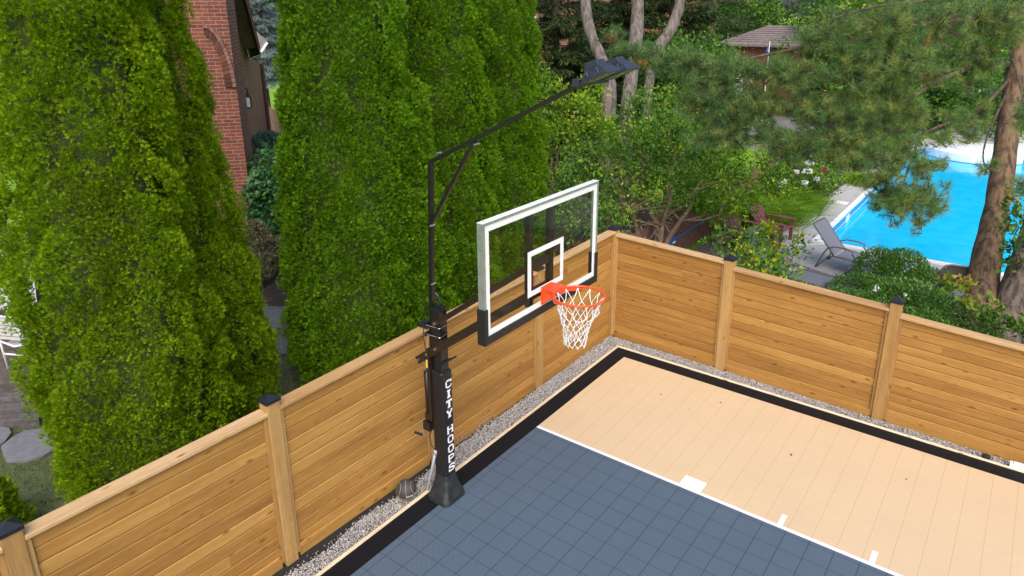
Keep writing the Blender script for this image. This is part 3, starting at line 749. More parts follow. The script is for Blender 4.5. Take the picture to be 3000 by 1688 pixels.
# ------------------------------------------------------------------ small things at the pole
ballc = Vector((-.165, -4.83, .095)); br = .121
e = empty('basketball', ballc, 0, 'black basketball with gold seams and white CITY HOOPS lettering lying on the gravel', 'basketball')
m = MB(); nseg, nr = 32, 18
m.lathe([(br*math.sin(math.pi*i/nr)+1e-5, -br*math.cos(math.pi*i/nr)) for i in range(nr+1)], (0, 0, 0), nseg); m.build('ball', M['ball'], e, smooth=True)
rotb = Matrix.Rotation(R(25), 3, 'X') @ Matrix.Rotation(R(20), 3, 'Y') @ Matrix.Rotation(R(40), 3, 'Z')
m = MB()
def circ(f, n=48): return [rotb @ f(2*math.pi*k/n) for k in range(n+1)]
q = br*1.001
m.tube(circ(lambda t: Vector((q*math.cos(t), q*math.sin(t), 0))), .0022, 5, caps=False)
m.tube(circ(lambda t: Vector((0, q*math.cos(t), q*math.sin(t)))), .0022, 5, caps=False)
for s in (-1, 1):
    def g(t):
        v = Vector((s*(.62+.22*math.cos(2*t)), math.cos(t)*.75, math.sin(t)*.75)); return v.normalized()*q
    m.tube(circ(g), .0022, 5, caps=False)
m.build('seams', M['gold'], e)
m = MB(); dcam = (Vector(CAM)-ballc).normalized(); az0 = math.atan2(dcam.y, dcam.x); cell = .0021
for ci, ch in enumerate("CITY HOOPS"):
    if ch == ' ': continue
    for ri, row in enumerate(FONT[ch]):
        for a0, a1 in runs(row):
            vs = []
            for (cc_, rr2) in ((a0, ri+1), (a1, ri+1), (a1, ri), (a0, ri)):
                t = az0-R(4)+(ci*10.5+cc_)*cell/br; ph_ = R(-2)-rr2*cell/br
                vs.append(Vector((math.cos(t)*math.cos(ph_), math.sin(t)*math.cos(ph_), math.sin(ph_)))*(br+.0012))
            m.add(vs, [(0, 1, 2, 3)], .5)
m.build('lettering', M['white'], e)
m = MB(); m.tube([(.148, -4.63, .64), (.120, -4.66, .45), (.06, -4.66, .25), (-.02, -4.62, .05), (-.045, -4.60, -.05)], .016, 12)
m.tube([(.149, -4.63, .60), (.151, -4.63, .655)], .022, 12)
tag(m.build('electrical_conduit', M['conduit'], smooth=True), 'bent grey plastic conduit rising from the gravel to the pole', 'conduit')
m = MB(); m.lathe([(0.001, 0), (.045, .0), (.05, .01), (.045, .035), (.02, .04), (.001, .04)], (5.35, .13, -.02), 16); 
tag(m.build('drain_cap', M['fabric'], smooth=True), 'small dark round cap lying in the gravel beside the right fence', 'cap')
m = MB(); m.box((5.60, .045, -.045), (5.95, .15, .04)); m.box((5.64, .06, .04), (5.90, .135, .055)); tag(m.build('white_floodlight_box', M['whiteplastic'], bevel=.01), 'low white box on the gravel at the right frame edge', 'box')

# ------------------------------------------------------------------ arborvitae hedge
def vnoise(seed):
    r = np.random.default_rng(seed); K = r.normal(size=(10, 2))*np.array([1.6, 1.1]); ph = r.uniform(0, 6.28, 10); K[:, 0] = np.round(K[:, 0]*1.5)
    def f(t, z): return sum(np.sin(K[i, 0]*t+K[i, 1]*z*2.2+ph[i]) for i in range(10))/10
    return f
def cedar(u, v, top, r0, label, mat, seed, nclump=1500, per=70, zz=0, expo=.62, fine=1.0, group='arborvitae trees behind the left fence'):
    b = at(u, v, z=GZ); e = empty('cedar_tree', (b.x, b.y, GZ), 0, label, 'cedar tree', group)
    f = vnoise(seed)
    Rz = lambda z: r0*np.clip(1-(z/top), 0.0, 1)**expo*np.minimum(1, .80+z*.25)
    # clumps evenly over the surface
    zs = np.linspace(.05, top*.985, 400); wgt = Rz(zs)+.03; cdf = np.cumsum(wgt)/wgt.sum()
    n = int(nclump*r0*top/7)
    z = np.interp((np.arange(n)+rng.random(n)*.9)/n, cdf, zs); th = (np.arange(n)*2.399963+rng.normal(0, .12, n)) % (2*math.pi)
    rr = Rz(z)*(1+.13*f(th, z))
    big = .055*np.sin(th*7+z*1.1+seed)*np.sin(z*2.1+th*2)
    rr = rr*(1+big)+rng.normal(0, .03, n)
    # plumes: upright lobes with dark crevices between them
    npl = int(26*r0*top); zp = np.interp(rng.random(npl), cdf, zs); tp_ = rng.uniform(0, 2*math.pi, npl); hp_ = rng.uniform(.12, .24, npl)
    dth = np.abs((th[:, None]-tp_[None]+math.pi) % (2*math.pi)-math.pi)*np.maximum(rr, .25)[:, None]; dzp = (z[:, None]-zp[None])/1.8
    q_ = (dth**2+dzp**2)/.24**2; plume = np.max(np.where(q_ < 1, (1-q_)*hp_[None], 0), 1)
    rr = rr-.12+plume
    nx, ny = np.cos(th), np.sin(th)
    cdir = np.array([CAM[0]-b.x, CAM[1]-b.y]); cdir /= np.linalg.norm(cdir); facing = nx*cdir[0]+ny*cdir[1]
    keep = (facing > -.35) | (rng.random(n) < .45)
    z, th, rr, nx, ny = z[keep], th[keep], rr[keep], nx[keep], ny[keep]; n = len(z)
    C = np.stack([rr*nx, rr*ny, z], 1)
    # plume-shaped clumps: upright, leaning outwards
    cs = rng.uniform(.08, .17, n)*(.6+.4*np.clip(rr/.8, 0, 1))
    k = per
    th2 = rng.uniform(0, 2*math.pi, (n, k)); cz = rng.uniform(-.75, 1, (n, k))
    s = np.sqrt(1-cz**2)
    loc = np.stack([s*np.cos(th2), s*np.sin(th2), cz*1.35], 2)
    # keep outward hemisphere
    out = np.stack([nx, ny, np.full(n, .25)], 1); out = unit(out)
    dot = np.einsum('nki,ni->nk', loc, out); loc = loc+out[:, None, :]*np.where(dot < -.05, -2*dot, 0)[:, :, None]
    P = (C[:, None, :]+loc*cs[:, None, None]*rng.uniform(.80, 1.08, (n, k, 1)))
    D = unit((loc*np.array([.75, .75, .45])+out[:, None, :]*.30+np.array([0, 0, .60])).reshape(-1, 3)+rng.normal(0, .38, (n*k, 3)))
    P = P.reshape(-1, 3)
    S = unit(np.cross(D, unit((loc+out[:, None, :]*.6).reshape(-1, 3)+rng.normal(0, .55, (n*k, 3)))))
    tc = np.repeat(np.clip(rng.normal(.45, .12, n), 0, .9), k)
    VV, FF, TT = [], [], []; off = 0
    for a, ln, wd in ((-.8, .032, .013), (-.28, .048, .015), (.28, .048, .015), (.8, .032, .013)):
        Da = unit(D*math.cos(a)+S*math.sin(a)); Sa = unit(np.cross(np.cross(D, S), Da))
        Nn = np.cross(D, S)
        m_ = len(P); V, Fc = blades(P+Da*.004, Da, unit(Sa+Nn*rng.normal(0, .3, (m_, 1))), rng.uniform(.75, 1.3, m_)*ln*fine, rng.uniform(.8, 1.3, m_)*wd*fine)
        VV.append(V); FF.append(Fc+off); off += len(V)
        t = np.clip(tc+rng.normal(0, .16, m_), 0, .96); t[rng.random(m_) < .006] = 1; TT.append(t)
    raw('crown', np.concatenate(VV), np.concatenate(FF), np.concatenate(TT), mat, e)
    # inner branch mass; its dark green paints in the shade inside the crown
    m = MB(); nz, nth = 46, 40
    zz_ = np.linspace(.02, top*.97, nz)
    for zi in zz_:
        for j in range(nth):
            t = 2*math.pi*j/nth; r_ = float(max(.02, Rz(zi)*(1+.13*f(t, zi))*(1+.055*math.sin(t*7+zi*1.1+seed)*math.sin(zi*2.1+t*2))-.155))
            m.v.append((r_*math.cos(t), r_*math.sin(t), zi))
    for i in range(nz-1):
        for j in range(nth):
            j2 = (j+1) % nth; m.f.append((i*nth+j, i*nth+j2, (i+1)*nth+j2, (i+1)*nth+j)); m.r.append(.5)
    m.build('shaded_inner_branches', M['core'], e, smooth=True)
    m = MB(); m.tube([(0, 0, -.02), (0.02, 0, .6), (0, .01, top*.7)], [.10, .08, .03], 10); m.build('trunk', M['bark2'], e)
    return e
cedar(450, 1470, 9.8, .86, 'tall bright green cedar at the far left with the white chair beside it', M['cedar'], 1, per=112, fine=.76, expo=.36)
cedar(590, 1275, 8.6, 1.0, 'wide bright green cedar left of the gap showing the brick house', M['cedar'], 2, expo=.76, per=105, fine=.78)
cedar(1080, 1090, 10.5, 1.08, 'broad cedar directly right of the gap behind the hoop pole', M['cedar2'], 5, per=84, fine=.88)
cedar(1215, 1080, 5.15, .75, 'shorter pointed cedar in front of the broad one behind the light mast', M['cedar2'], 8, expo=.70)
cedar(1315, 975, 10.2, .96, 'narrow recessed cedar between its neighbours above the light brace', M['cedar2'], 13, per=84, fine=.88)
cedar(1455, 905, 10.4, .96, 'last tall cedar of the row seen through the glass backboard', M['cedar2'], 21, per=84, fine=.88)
cedar(-45, 1610, 1.0, .45, 'low young cedar tip at the bottom left corner', M['cedar'], 34, 2500)

# ------------------------------------------------------------------ general foliage
def blob_points(cl, n):
    """leaf points in the outer part of ellipsoid clusters (centre, radii)"""
    wts = np.array([c[1][0]*c[1][1]+c[1][1]*c[1][2] for c in cl]); wts = wts/wts.sum()
    idx = rng.choice(len(cl), n, p=wts); d = rdir(n); r = rng.uniform(.45, 1.0, n)**.5
    C = np.array([list(c[0]) for c in cl])[idx]; A = np.array([list(c[1]) for c in cl])[idx]
    return C+d*A*r[:, None], d
def foliage(name, cl, n, size, mat, parent, aspect=.6, up=.2, droop=0, clump=.0, fold=.25, tmean=.42, tsd=.22):
    P, d = blob_points(cl, n)
    if clump:
        k = max(4, int(n/14)); Pc, dc = blob_points(cl, k); idx = rng.integers(0, k, n)
        P = Pc[idx]+rng.normal(0, clump, (n, 3)); d = unit(dc[idx]+rng.normal(0, .6, (n, 3)))
        tc = np.clip(rng.normal(tmean, tsd, k), 0, 1)[idx]
    else: tc = np.full(n, tmean)
    D = unit(d+rng.normal(0, .7, (n, 3))+np.array([0, 0, up-droop])); 
    # leaf faces turned up and outwards
    Nn = unit(d*.5+np.array([0, 0, .9])+rng.normal(0, .55, (n, 3))); S = unit(np.cross(D, Nn))
    Ln = rng.uniform(.65, 1.25, n)*size; V, Fc = leaves(P, D, S, Ln, Ln*aspect*rng.uniform(.8, 1.15, n), fold)
    t = np.repeat(np.clip(tc+rng.normal(0, .13, n), 0, 1), 2)
    return raw(name, V, Fc, t, mat, parent)
def limbs(name, base, targets, r0, mat, parent, seed=0, kink=.12, twigs=3, n=6):
    rs = random.Random(seed); m = MB(); base = Vector(base)
    for t in targets:
        t = Vector(t); path = []; 
        for i in range(n+1):
            f = i/n; p = base.lerp(t, f); p.z = base.z+(t.z-base.z)*(f**.75)
            if 0 < i: p += Vector((rs.uniform(-1, 1), rs.uniform(-1, 1), rs.uniform(-.5, .5)))*kink*(t-base).length*.35
            path.append(p)
        rad = [r0*(1-.85*i/n)+.004 for i in range(n+1)]; m.tube(path, rad, 7)
        for q in range(twigs):
            i = rs.randint(2, n-1); p = path[i]; d = Vector((rs.uniform(-1, 1), rs.uniform(-1, 1), rs.uniform(-.1, .9))).normalized()
            l_ = (t-base).length*rs.uniform(.15, .4); p2 = p+d*l_*.5+Vector((rs.uniform(-1, 1), rs.uniform(-1, 1), rs.uniform(-1, 1)))*l_*.1
            m.tube([p, p2, p+d*l_], [rad[i]*.5, rad[i]*.35, .003], 5)
    return m.build(name, mat, parent)
def ell(u, v, ru, rv, d, rd=None):
    """ellipsoid cluster centred at a surveyed point; radii given by its apparent size at that depth"""
    k = d/F; c = at(u, v, d=d); return (c, (ru*k*.9, (rd or ru*k*.9), rv*k))
def bush(name, label, cat, base, cl, n, size, mat, bark='twig', r0=.03, group=None, seed=0, twigs=4, **k):
    b = Vector(base); e = empty(name, b, 0, label, cat, group)
    cl = [(Vector(c)-b, r) for c, r in cl]
    foliage('foliage', cl, n, size, mat, e, **k)
    limbs('stems', (0, 0, 0), [c for c, r in cl], r0, M[bark], e, seed, twigs=twigs)
    return e
G1 = 'loose leafy shrubs behind the corner of the fences'
def gb(u, v): p = at(u, v, z=GZ); return (p.x, p.y, GZ)
bush('lilac_shrub', 'leaning leafy shrub with bare twigs right above the backboard corner', 'shrub', (-.95, 3.3, GZ),
     [ell(1760, 470, 120, 60, 14.2), ell(1880, 440, 110, 70, 14.5), ell(1980, 400, 120, 60, 14.5), ell(2060, 520, 90, 70, 14.3), ell(1960, 560, 90, 60, 14.2), ell(1830, 590, 90, 40, 14.0)], 5200, .088, M['lilac'], r0=.07, group=G1, seed=2, clump=.11, twigs=11)
bush('lilac_shrub', 'bright yellow green shrub top beside the last cedar under the light arm', 'shrub', (-3.4, 3.2, GZ),
     [ell(1610, 300, 50, 60, 15.8), ell(1680, 330, 75, 60, 15.6), ell(1640, 420, 80, 60, 15.4), ell(1720, 270, 45, 45, 15.8), ell(1590, 230, 25, 40, 15.8), ell(1760, 400, 60, 50, 15.4)], 3600, .10, M['bright'], r0=.045, group=G1, seed=3, clump=.10)
bush('lilac_shrub', 'dark green twiggy shrub low behind the backboard glass', 'shrub', (-2.9, 2.3, GZ),
     [ell(1640, 560, 60, 70, 13.6), ell(1700, 640, 70, 60, 13.2), ell(1600, 640, 50, 60, 13.4), ell(1790, 660, 60, 50, 13.2), ell(1700, 520, 90, 40, 14.2)], 3800, .07, M['lilac'], r0=.035, group=G1, seed=4, clump=.09, tmean=.28, twigs=12)
bush('lilac_shrub', 'wide rounded shrub of blue green leaves below the grey tree trunks', 'shrub', (-3.4, 5.6, GZ),
     [ell(1900, 330, 90, 60, 17.5), ell(2000, 300, 90, 50, 17.5), ell(1830, 400, 90, 60, 17), ell(2080, 360, 90, 70, 17.5), ell(1950, 400, 100, 60, 17), ell(2150, 330, 60, 60, 18)], 6500, .095, M['lilac'], r0=.05, group=G1, seed=5, clump=.12, tmean=.40)
bush('lilac_shrub', 'leafy shrub with large bright leaves hiding the far end of the red picket fence', 'shrub', (-.9, 6.4, GZ),
     [ell(2060, 480, 70, 60, 15.8), ell(2130, 470, 60, 70, 16.0), ell(2170, 560, 60, 50, 15.8), ell(2100, 600, 80, 40, 15.2), ell(2010, 560, 60, 40, 15.2)], 4000, .115, M['bright'], r0=.04, group=G1, seed=6, clump=.12, tmean=.30)
bush('climbing_shrub', 'sprawling green shrub with yellowing tips hanging over the right fence rail', 'shrub', (1.35, 2.2, GZ),
     [ell(2170, 760, 60, 40, 12.9), ell(2240, 790, 70, 40, 12.6), ell(2290, 810, 45, 30, 12.3), ell(2200, 720, 60, 30, 13.2), ell(2310, 720, 50, 30, 13.2), ell(2120, 700, 40, 30, 13.4), ell(2280, 830, 70, 25, 12.0), ell(2190, 690, 40, 25, 13.4)], 1900, .085, M['lilac'], r0=.018, seed=7, clump=.09, tmean=.5)
bush('climbing_shrub', 'thin shrub with yellow lobed leaves in front of the toy box', 'shrub', (.9, 3.3, GZ),
     [ell(2260, 690, 30, 30, 13.7), ell(2310, 700, 35, 25, 13.6), ell(2270, 740, 30, 20, 13.4), ell(2240, 660, 20, 20, 13.8)], 210, .11, M['bright'], r0=.012, seed=8, clump=.06, tmean=.8)
# background shrubs filling the far bed and hedge line
for i, (cl, n, s, base, lab) in enumerate([
    ([ell(2330, 480, 70, 60, 21.5), ell(2420, 470, 70, 50, 22), ell(2300, 560, 50, 50, 20.5), ell(2400, 530, 70, 40, 20.5)], 5200, .10, (-.2, 14.4, GZ), 'tall green border bush with white blooms between lawn and pool deck'),
    ([ell(2260, 560, 30, 80, 19.5), ell(2240, 500, 30, 50, 20.5)], 1600, .10, (-.95, 12.4, GZ), 'dark narrow bush against the end of the red picket fence'),
    ([ell(2480, 420, 70, 40, 25), ell(2560, 430, 50, 40, 25), ell(2440, 400, 60, 40, 26)], 3000, .11, (.0, 19.5, GZ), 'green border bush at the far end of the pool deck')]):
    bush('border_bush', lab, 'bush', base, cl, n, s, M['lilac'], r0=.03, seed=20+i, clump=.12, tmean=.45)
fl = empty('flower_bush', (-.1, 13.2, GZ), 0, 'cluster of white hydrangea blooms among the border leaves', 'flowers')
for cl_, n_, mt, nm in (([ell(2372, 476, 12, 6, 20.2), ell(2366, 502, 14, 5, 20.1), ell(2334, 503, 6, 4, 20.1), ell(2392, 524, 8, 4, 20.0), ell(2421, 530, 8, 4, 20.0), ell(2357, 535, 7, 4, 19.9), ell(2298, 532, 7, 4, 19.9), ell(2285, 543, 5, 3, 19.9), ell(2374, 452, 5, 4, 20.2)], 420, 'petal', 'white_blooms'), ([ell(2414, 500, 4, 4, 20), ell(2445, 385, 8, 6, 23)], 60, 'petalr', 'magenta_blooms')):
    for c, r in cl_: foliage('bloom', [(Vector(c)-fl.location, r)], n_//len(cl_), .06, M[mt], fl, aspect=.9)
m = MB()
for c_ in ((2372, 476), (2366, 502), (2392, 524), (2421, 530), (2298, 532)):
    p = at(*c_, d=20.1)-fl.location; m.tube([(0, 0, 0), p*.5+Vector((0, 0, .1)), p], [.015, .008, .004], 5)
m.build('stems', M['twigdark'], fl)
# daylily clumps
def grassclump(name, label, base, n, h, rad, mat, cat='ornamental grass', group=None):
    e = empty(name, base, 0, label, cat, group)
    P = np.stack([rng.normal(0, rad*.45, n), rng.normal(0, rad*.45, n), np.zeros(n)], 1)
    a = rng.uniform(0, 6.28, n); k = rng.uniform(.2, 1.0, n); o = np.stack([np.cos(a)*k, np.sin(a)*k, np.ones(n)*1.1], 1)
    D = unit(o+P*[1, 1, 0]*.8); S = sides(D); hh = rng.uniform(.6, 1.1, n)*h; W = rng.uniform(.012, .026, n)
    K = P+D*hh[:, None]*.62; D2 = unit(D*[1, 1, .0]*1.3+np.array([0, 0, .05])); T = K+D2*hh[:, None]*.45
    V = np.stack([P-S*W[:, None]/2, P+S*W[:, None]/2, K+S*W[:, None]/2, K-S*W[:, None]/2, T], 1).reshape(-1, 3); i = np.arange(n)*5
    Fc = np.stack([np.stack([i, i+1, i+2], 1), np.stack([i, i+2, i+3], 1), np.stack([i+3, i+2, i+4], 1)], 1).reshape(-1, 3)
    raw('blades', V, Fc, np.repeat(np.clip(rng.normal(.45, .25, n), 0, 1), 3), mat, e); return e
gd = 'daylily clumps along the pool deck'
for i, (x, y, n, h, r_, lb) in enumerate([(-.25, 8.9, 2600, .95, .62, 'largest daylily clump spilling onto the deck behind the red chairs'), (-.05, 10.6, 1800, .8, .5, 'yellowing daylily clump second along the deck edge'), (-.65, 8.1, 1400, 1.1, .45, 'darker tall daylily clump against the red fence'), (.75, 14.9, 900, .55, .45, 'low strap leaved clump at the deck beyond the skimmer lid'), (-.4, 10.4, 1600, 1.0, .6, 'daylily clump behind the yellowing one')]):
    grassclump('daylily_clump', lb, (x, y, GZ), n, h, r_, M['dayl'], 'daylilies', gd)

# boxwood dome and low hedge by the right fence
bush('boxwood_shrub', 'dense rounded glossy green shrub beside the pool loungers', 'shrub', (3.05, 5.55, GZ),
     [(Vector((3.02, 5.35, .40)), (.48, .50, .50)), (Vector((3.45, 5.40, .42)), (.52, .55, .53)), (Vector((3.88, 5.2, .30)), (.42, .5, .40))], 9500, .055, M['box'], r0=.02, seed=31, up=.5, tmean=.45)
bush('ground_cover_shrub', 'low spreading glossy hedge just behind the right fence rail', 'shrub', (3.6, 3.6, GZ),
     [(Vector((3.0, 4.0, .36)), (.62, .60, .38)), (Vector((3.8, 3.7, .45)), (.8, .7, .45)), (Vector((4.6, 3.2, .45)), (.7, .7, .45)), (Vector((3.0, 3.1, .30)), (.8, .6, .4)), (Vector((4.2, 2.6, .40)), (.7, .6, .40)), (Vector((5.0, 2.6, .3)), (.6, .5, .35))], 17000, .055, M['box'], r0=.015, seed=32, up=.6, tmean=.42)
for i, (u, v) in enumerate(((2569, 841), (2563, 852), (2652, 863))):
    c = at(u, v, d=12.2); e = empty('white_blossom', c, 0, ('small white bloom highest on the low hedge', 'small white bloom just below another on the low hedge', 'larger white bloom on the low hedge behind the post cap')[i], 'flower')
    foliage('petals', [(Vector((0, 0, 0)), (.02, .02, .014))], 14, .036, M['petal'], e, aspect=.8)

# ------------------------------------------------------------------ trees on the right
def trunk(path, rad, n=14, sub=5, wob=.03, seed=0):
    """smooth bumpy trunk tube through surveyed points"""
    rs = random.Random(seed); P = [Vector(p) for p in path]; out = []; rr = []
    m_ = len(P)
    for i in range(m_-1):
        p0, p1, p2, p3 = P[max(i-1, 0)], P[i], P[i+1], P[min(i+2, m_-1)]
        for k in range(sub):
            t = k/sub; out.append(.5*((2*p1)+(-p0+p2)*t+(2*p0-5*p1+4*p2-p3)*t*t+(-p0+3*p1-3*p2+p3)*t**3)); rr.append((rad[i]*(1-t)+rad[i+1]*t)*(1+rs.uniform(-wob, wob)))
    out.append(P[-1]); rr.append(rad[-1])
    return out, rr
tb = at(2885, 975, z=GZ)
pine = empty('pine_tree', (tb.x, tb.y, GZ), 0, 'large pine with long needled boughs reaching left over the pool', 'pine tree')
PL = Vector((tb.x, tb.y, GZ))
tp = [at(2888, 985, z=GZ), at(2878, 860, d=13.0), at(2893, 740, d=13.05), at(2922, 600, d=13.1), at(2944, 450, d=13.15), at(2962, 300, d=13.2), at(2985, 150, d=13.2), at(3010, 0, d=13.2), at(3030, -200, d=13.2)]
p_, r_ = trunk(tp, [.33, .285, .24, .205, .195, .17, .15, .13, .10], wob=.05)
m = MB(); m.tube([p-PL for p in p_], r_, 16); m.build('trunk', M['bark'], pine, smooth=True)
# boughs (surveyed points, true depths)
boughs = [
 ([(2968, 190, 13.2), (2880, 190, 12.8), (2760, 230, 12.3), (2640, 300, 11.8), (2520, 330, 11.5), (2400, 340, 11.4)], .075),
 ([(2990, 120, 13.2), (2900, 60, 12.6), (2780, 60, 11.8), (2620, 90, 11.2), (2480, 120, 11.0), (2350, 140, 11.2), (2250, 160, 11.5), (2100, 190, 11.8), (1980, 180, 12.0), (1850, 150, 12.1), (1760, 95, 12.2)], .065),
 ([(3005, 0, 13.2), (2880, -40, 12.4), (2720, 0, 11.4), (2560, 20, 10.9), (2420, 60, 10.8)], .05),
 ([(2960, 230, 13.2), (2860, 330, 12.4), (2780, 360, 12.0), (2700, 400, 11.8), (2660, 500, 11.6), (2635, 580, 11.6), (2640, 650, 11.6)], .045),
 ([(2955, 260, 13.2), (2900, 380, 12.6), (2880, 460, 12.4), (2900, 520, 12.3)], .03),
 ([(2640, 300, 11.8), (2500, 380, 11.5), (2350, 400, 11.5), (2200, 400, 11.8), (2080, 390, 12.0)], .035),
 ([(2350, 140, 11.2), (2250, 240, 11.4), (2150, 280, 11.6), (2050, 300, 11.8)], .03),
 ([(2965, 170, 13.2), (2990, 260, 12.2), (3020, 400, 11.8)], .03),
]
m = MB()
for pts, r0 in boughs:
    p_, r_ = trunk([at(u, v, d=d)-PL for u, v, d in pts], [r0*.8*(1-.75*i/(len(pts)-1)) for i in range(len(pts))], wob=.08, sub=4, seed=len(pts))
    m.tube(p_, r_, 8)
m.build('boughs', M['bough'], pine)
PC = [(1790, 105, 45, 35, 12.2, 9), (1850, 150, 80, 45, 12.1, 30), (1930, 175, 90, 55, 12, 38), (2020, 190, 90, 60, 11.9, 42), (2090, 250, 110, 70, 11.8, 60), (2190, 205, 90, 40, 11.5, 32), (2060, 300, 100, 60, 11.9, 40),
      (2220, 280, 110, 60, 11.5, 48), (2330, 215, 100, 60, 11.3, 50), (2370, 110, 40, 50, 11.2, 16), (2450, 90, 100, 80, 11.0, 62), (2590, 70, 130, 80, 11.0, 72), (2500, 190, 130, 80, 11.1, 70), (2640, 170, 120, 90, 11.3, 60), (2740, 60, 130, 80, 11.6, 58),
      (2860, 70, 110, 80, 12.3, 42), (2960, 80, 70, 90, 12.4, 30), (2360, 310, 120, 60, 11.4, 52), (2480, 310, 120, 60, 11.4, 56), (2600, 280, 110, 70, 11.6, 52), (2720, 200, 100, 60, 12, 30), (2140, 370, 110, 60, 11.8, 40), (2250, 400, 110, 45, 11.7, 34), (2380, 400, 110, 45, 11.5, 36),
      (2500, 395, 90, 40, 11.5, 34), (2590, 370, 80, 50, 11.7, 28), (2070, 400, 70, 40, 12, 16), (2650, 410, 60, 40, 11.8, 14), (2540, 455, 60, 35, 11.6, 20), (2600, 500, 70, 45, 11.6, 28), (2760, 400, 50, 30, 11.9, 14), (2830, 360, 60, 25, 12.1, 12), (2650, 430, 70, 40, 11.7, 22), (2500, 470, 60, 35, 11.5, 14), (2690, 490, 50, 40, 11.6, 18), (2740, 475, 50, 25, 11.8, 10),
      (2590, 560, 60, 45, 11.6, 26), (2650, 585, 75, 45, 11.6, 40), (2730, 600, 50, 45, 11.6, 20), (2690, 650, 35, 28, 11.6, 8), (2560, 600, 30, 25, 11.6, 5), (2765, 545, 25, 15, 11.7, 3), (2840, 400, 40, 30, 12.3, 9), (2810, 340, 70, 30, 12.3, 16), (2880, 330, 30, 60, 12.4, 14),
      (2890, 490, 35, 25, 12.3, 8), (2990, 330, 30, 50, 11.9, 12), (2985, 540, 30, 40, 12, 8), (2850, 250, 80, 40, 12.6, 12), (2300, 450, 100, 30, 11.7, 14), (2130, 190, 60, 40, 11.6, 20), (2290, 190, 70, 35, 11.3, 28), (2200, 330, 110, 50, 11.6, 30), (2420, 350, 120, 60, 11.4, 36), (2680, 340, 90, 60, 11.8, 24), (2330, 420, 110, 50, 11.5, 26), (2450, 430, 110, 40, 11.5, 26), (2540, 420, 80, 40, 11.6, 20), (2620, 450, 70, 40, 11.6, 18), (2700, 560, 60, 45, 11.6, 18), (2620, 610, 60, 45, 11.6, 18), (2560, 520, 40, 30, 11.6, 10), (2860, 180, 90, 60, 12.5, 30), (2930, 60, 80, 70, 12.2, 30), (2430, 460, 80, 25, 11.6, 11), (2900, 160, 80, 50, 12.6, 16)]
TP, TD, TW = [], [], []
for u, v, ru, rv, d, n in PC:
    c, rad = ell(u, v, ru, rv, d, .55); n = int(n*1.65)
    dd_ = rdir(n); pp = np.array(c)[None]+dd_*np.array(rad)*(rng.random(n)[:, None]**.45)
    TP.append(pp)
    dn = dd_*[1, 1, .5]+np.array([-.35, -.25, .45])+rng.normal(0, .35, (n, 3)); TD.append(unit(dn))
    TW.append(np.repeat(np.array(c)[None], n, 0))
TP = np.concatenate(TP); TD = np.concatenate(TD); TW = np.concatenate(TW); nt_ = len(TP)
# twigs that carry the tufts
m = MB(); rs = random.Random(5)
for i in range(nt_):
    b_ = Vector(TP[i]); dd_ = Vector(TD[i]); c_ = Vector(TW[i]); a_ = b_-dd_*.16; 
    q_ = a_.lerp(c_, .55)+Vector((rs.uniform(-.05, .05), rs.uniform(-.05, .05), rs.uniform(-.08, .02)))
    m.tube([q_-PL, a_-PL, b_-PL+dd_*.02], [.009, .007, .005], 4, caps=False)
m.build('twigs', M['twigdark'], pine)
K = 66
base = np.repeat(TP, K, 0); ax = np.repeat(TD, K, 0); n = len(base)
al = rng.uniform(-.16, .015, n); D = unit(ax*rng.uniform(.15, 1.1, (n, 1))+unit(np.cross(ax, rdir(n)))*1.0)
D = unit(D+np.array([0, 0, -.10]))
P = base+ax*al[:, None]; S = sides(D)
V, Fc = blades(P, D, S, rng.uniform(.10, .165, n), rng.uniform(.0042, .0066, n))
yel = np.clip((TP[:, 0]-tb.x+6.0)/5.0, 0, 1)*.26; tt = np.repeat(np.clip(rng.normal(.38, .22, nt_)+yel, 0, .93), K); dead = np.repeat(rng.random(nt_) < .006, K)
tt = np.clip(tt+rng.normal(0, .12, n), 0, .95); tt[dead] = 1; tt[rng.random(n) < .006] = 1
nd = raw('needles', V-np.array(PL), Fc, tt, M['needle'], pine)
# second trunk beside the pine with vine leaves
b2 = at(2930, 1010, z=GZ); e = empty('leaning_tree', b2, 0, 'dark leaning tree trunk with vine leaves beside the pine at the right edge', 'tree')
tp = [Vector((0, 0, 0)), at(2958, 900, d=12.6)-b2, at(2985, 800, d=12.6)-b2, at(3025, 690, d=12.6)-b2, at(3080, 540, d=12.6)-b2, at(3140, 380, d=12.6)-b2]
p_, r_ = trunk(tp, [.30, .25, .21, .20, .19, .17], wob=.05, seed=4)
m = MB(); m.tube(p_, r_, 16); m.build('trunk', M['bark2'], e, smooth=True)
foliage('vine_leaves', [(at(u, v, d=12.0)-b2, (a*.0052, .3, c*.0058)) for u, v, a, c in ((2975, 640, 40, 45), (2985, 740, 40, 30), (2960, 700, 25, 20), (2990, 600, 30, 30))], 230, .13, M['vine'], e, clump=.07)
limbs('branches', (p_[8]), [at(2975, 640, d=12.0)-b2, at(2960, 700, d=12.0)-b2, at(2990, 740, d=12.0)-b2], .015, M['twigdark'], e, 3)
e = bush('young_shrub', 'thin shrub with green and bronze leaves over the rail at the foot of the pine', 'shrub', at(2860, 1000, z=GZ),
     [ell(2830, 870, 50, 30, 11.2), ell(2880, 900, 60, 30, 11.0), ell(2960, 930, 50, 30, 10.8), ell(2800, 840, 40, 20, 11.4), ell(2985, 960, 30, 25, 10.6), ell(2760, 830, 30, 15, 11.4)], 330, .12, M['vine'], r0=.012, seed=44, clump=.06, tmean=.62)

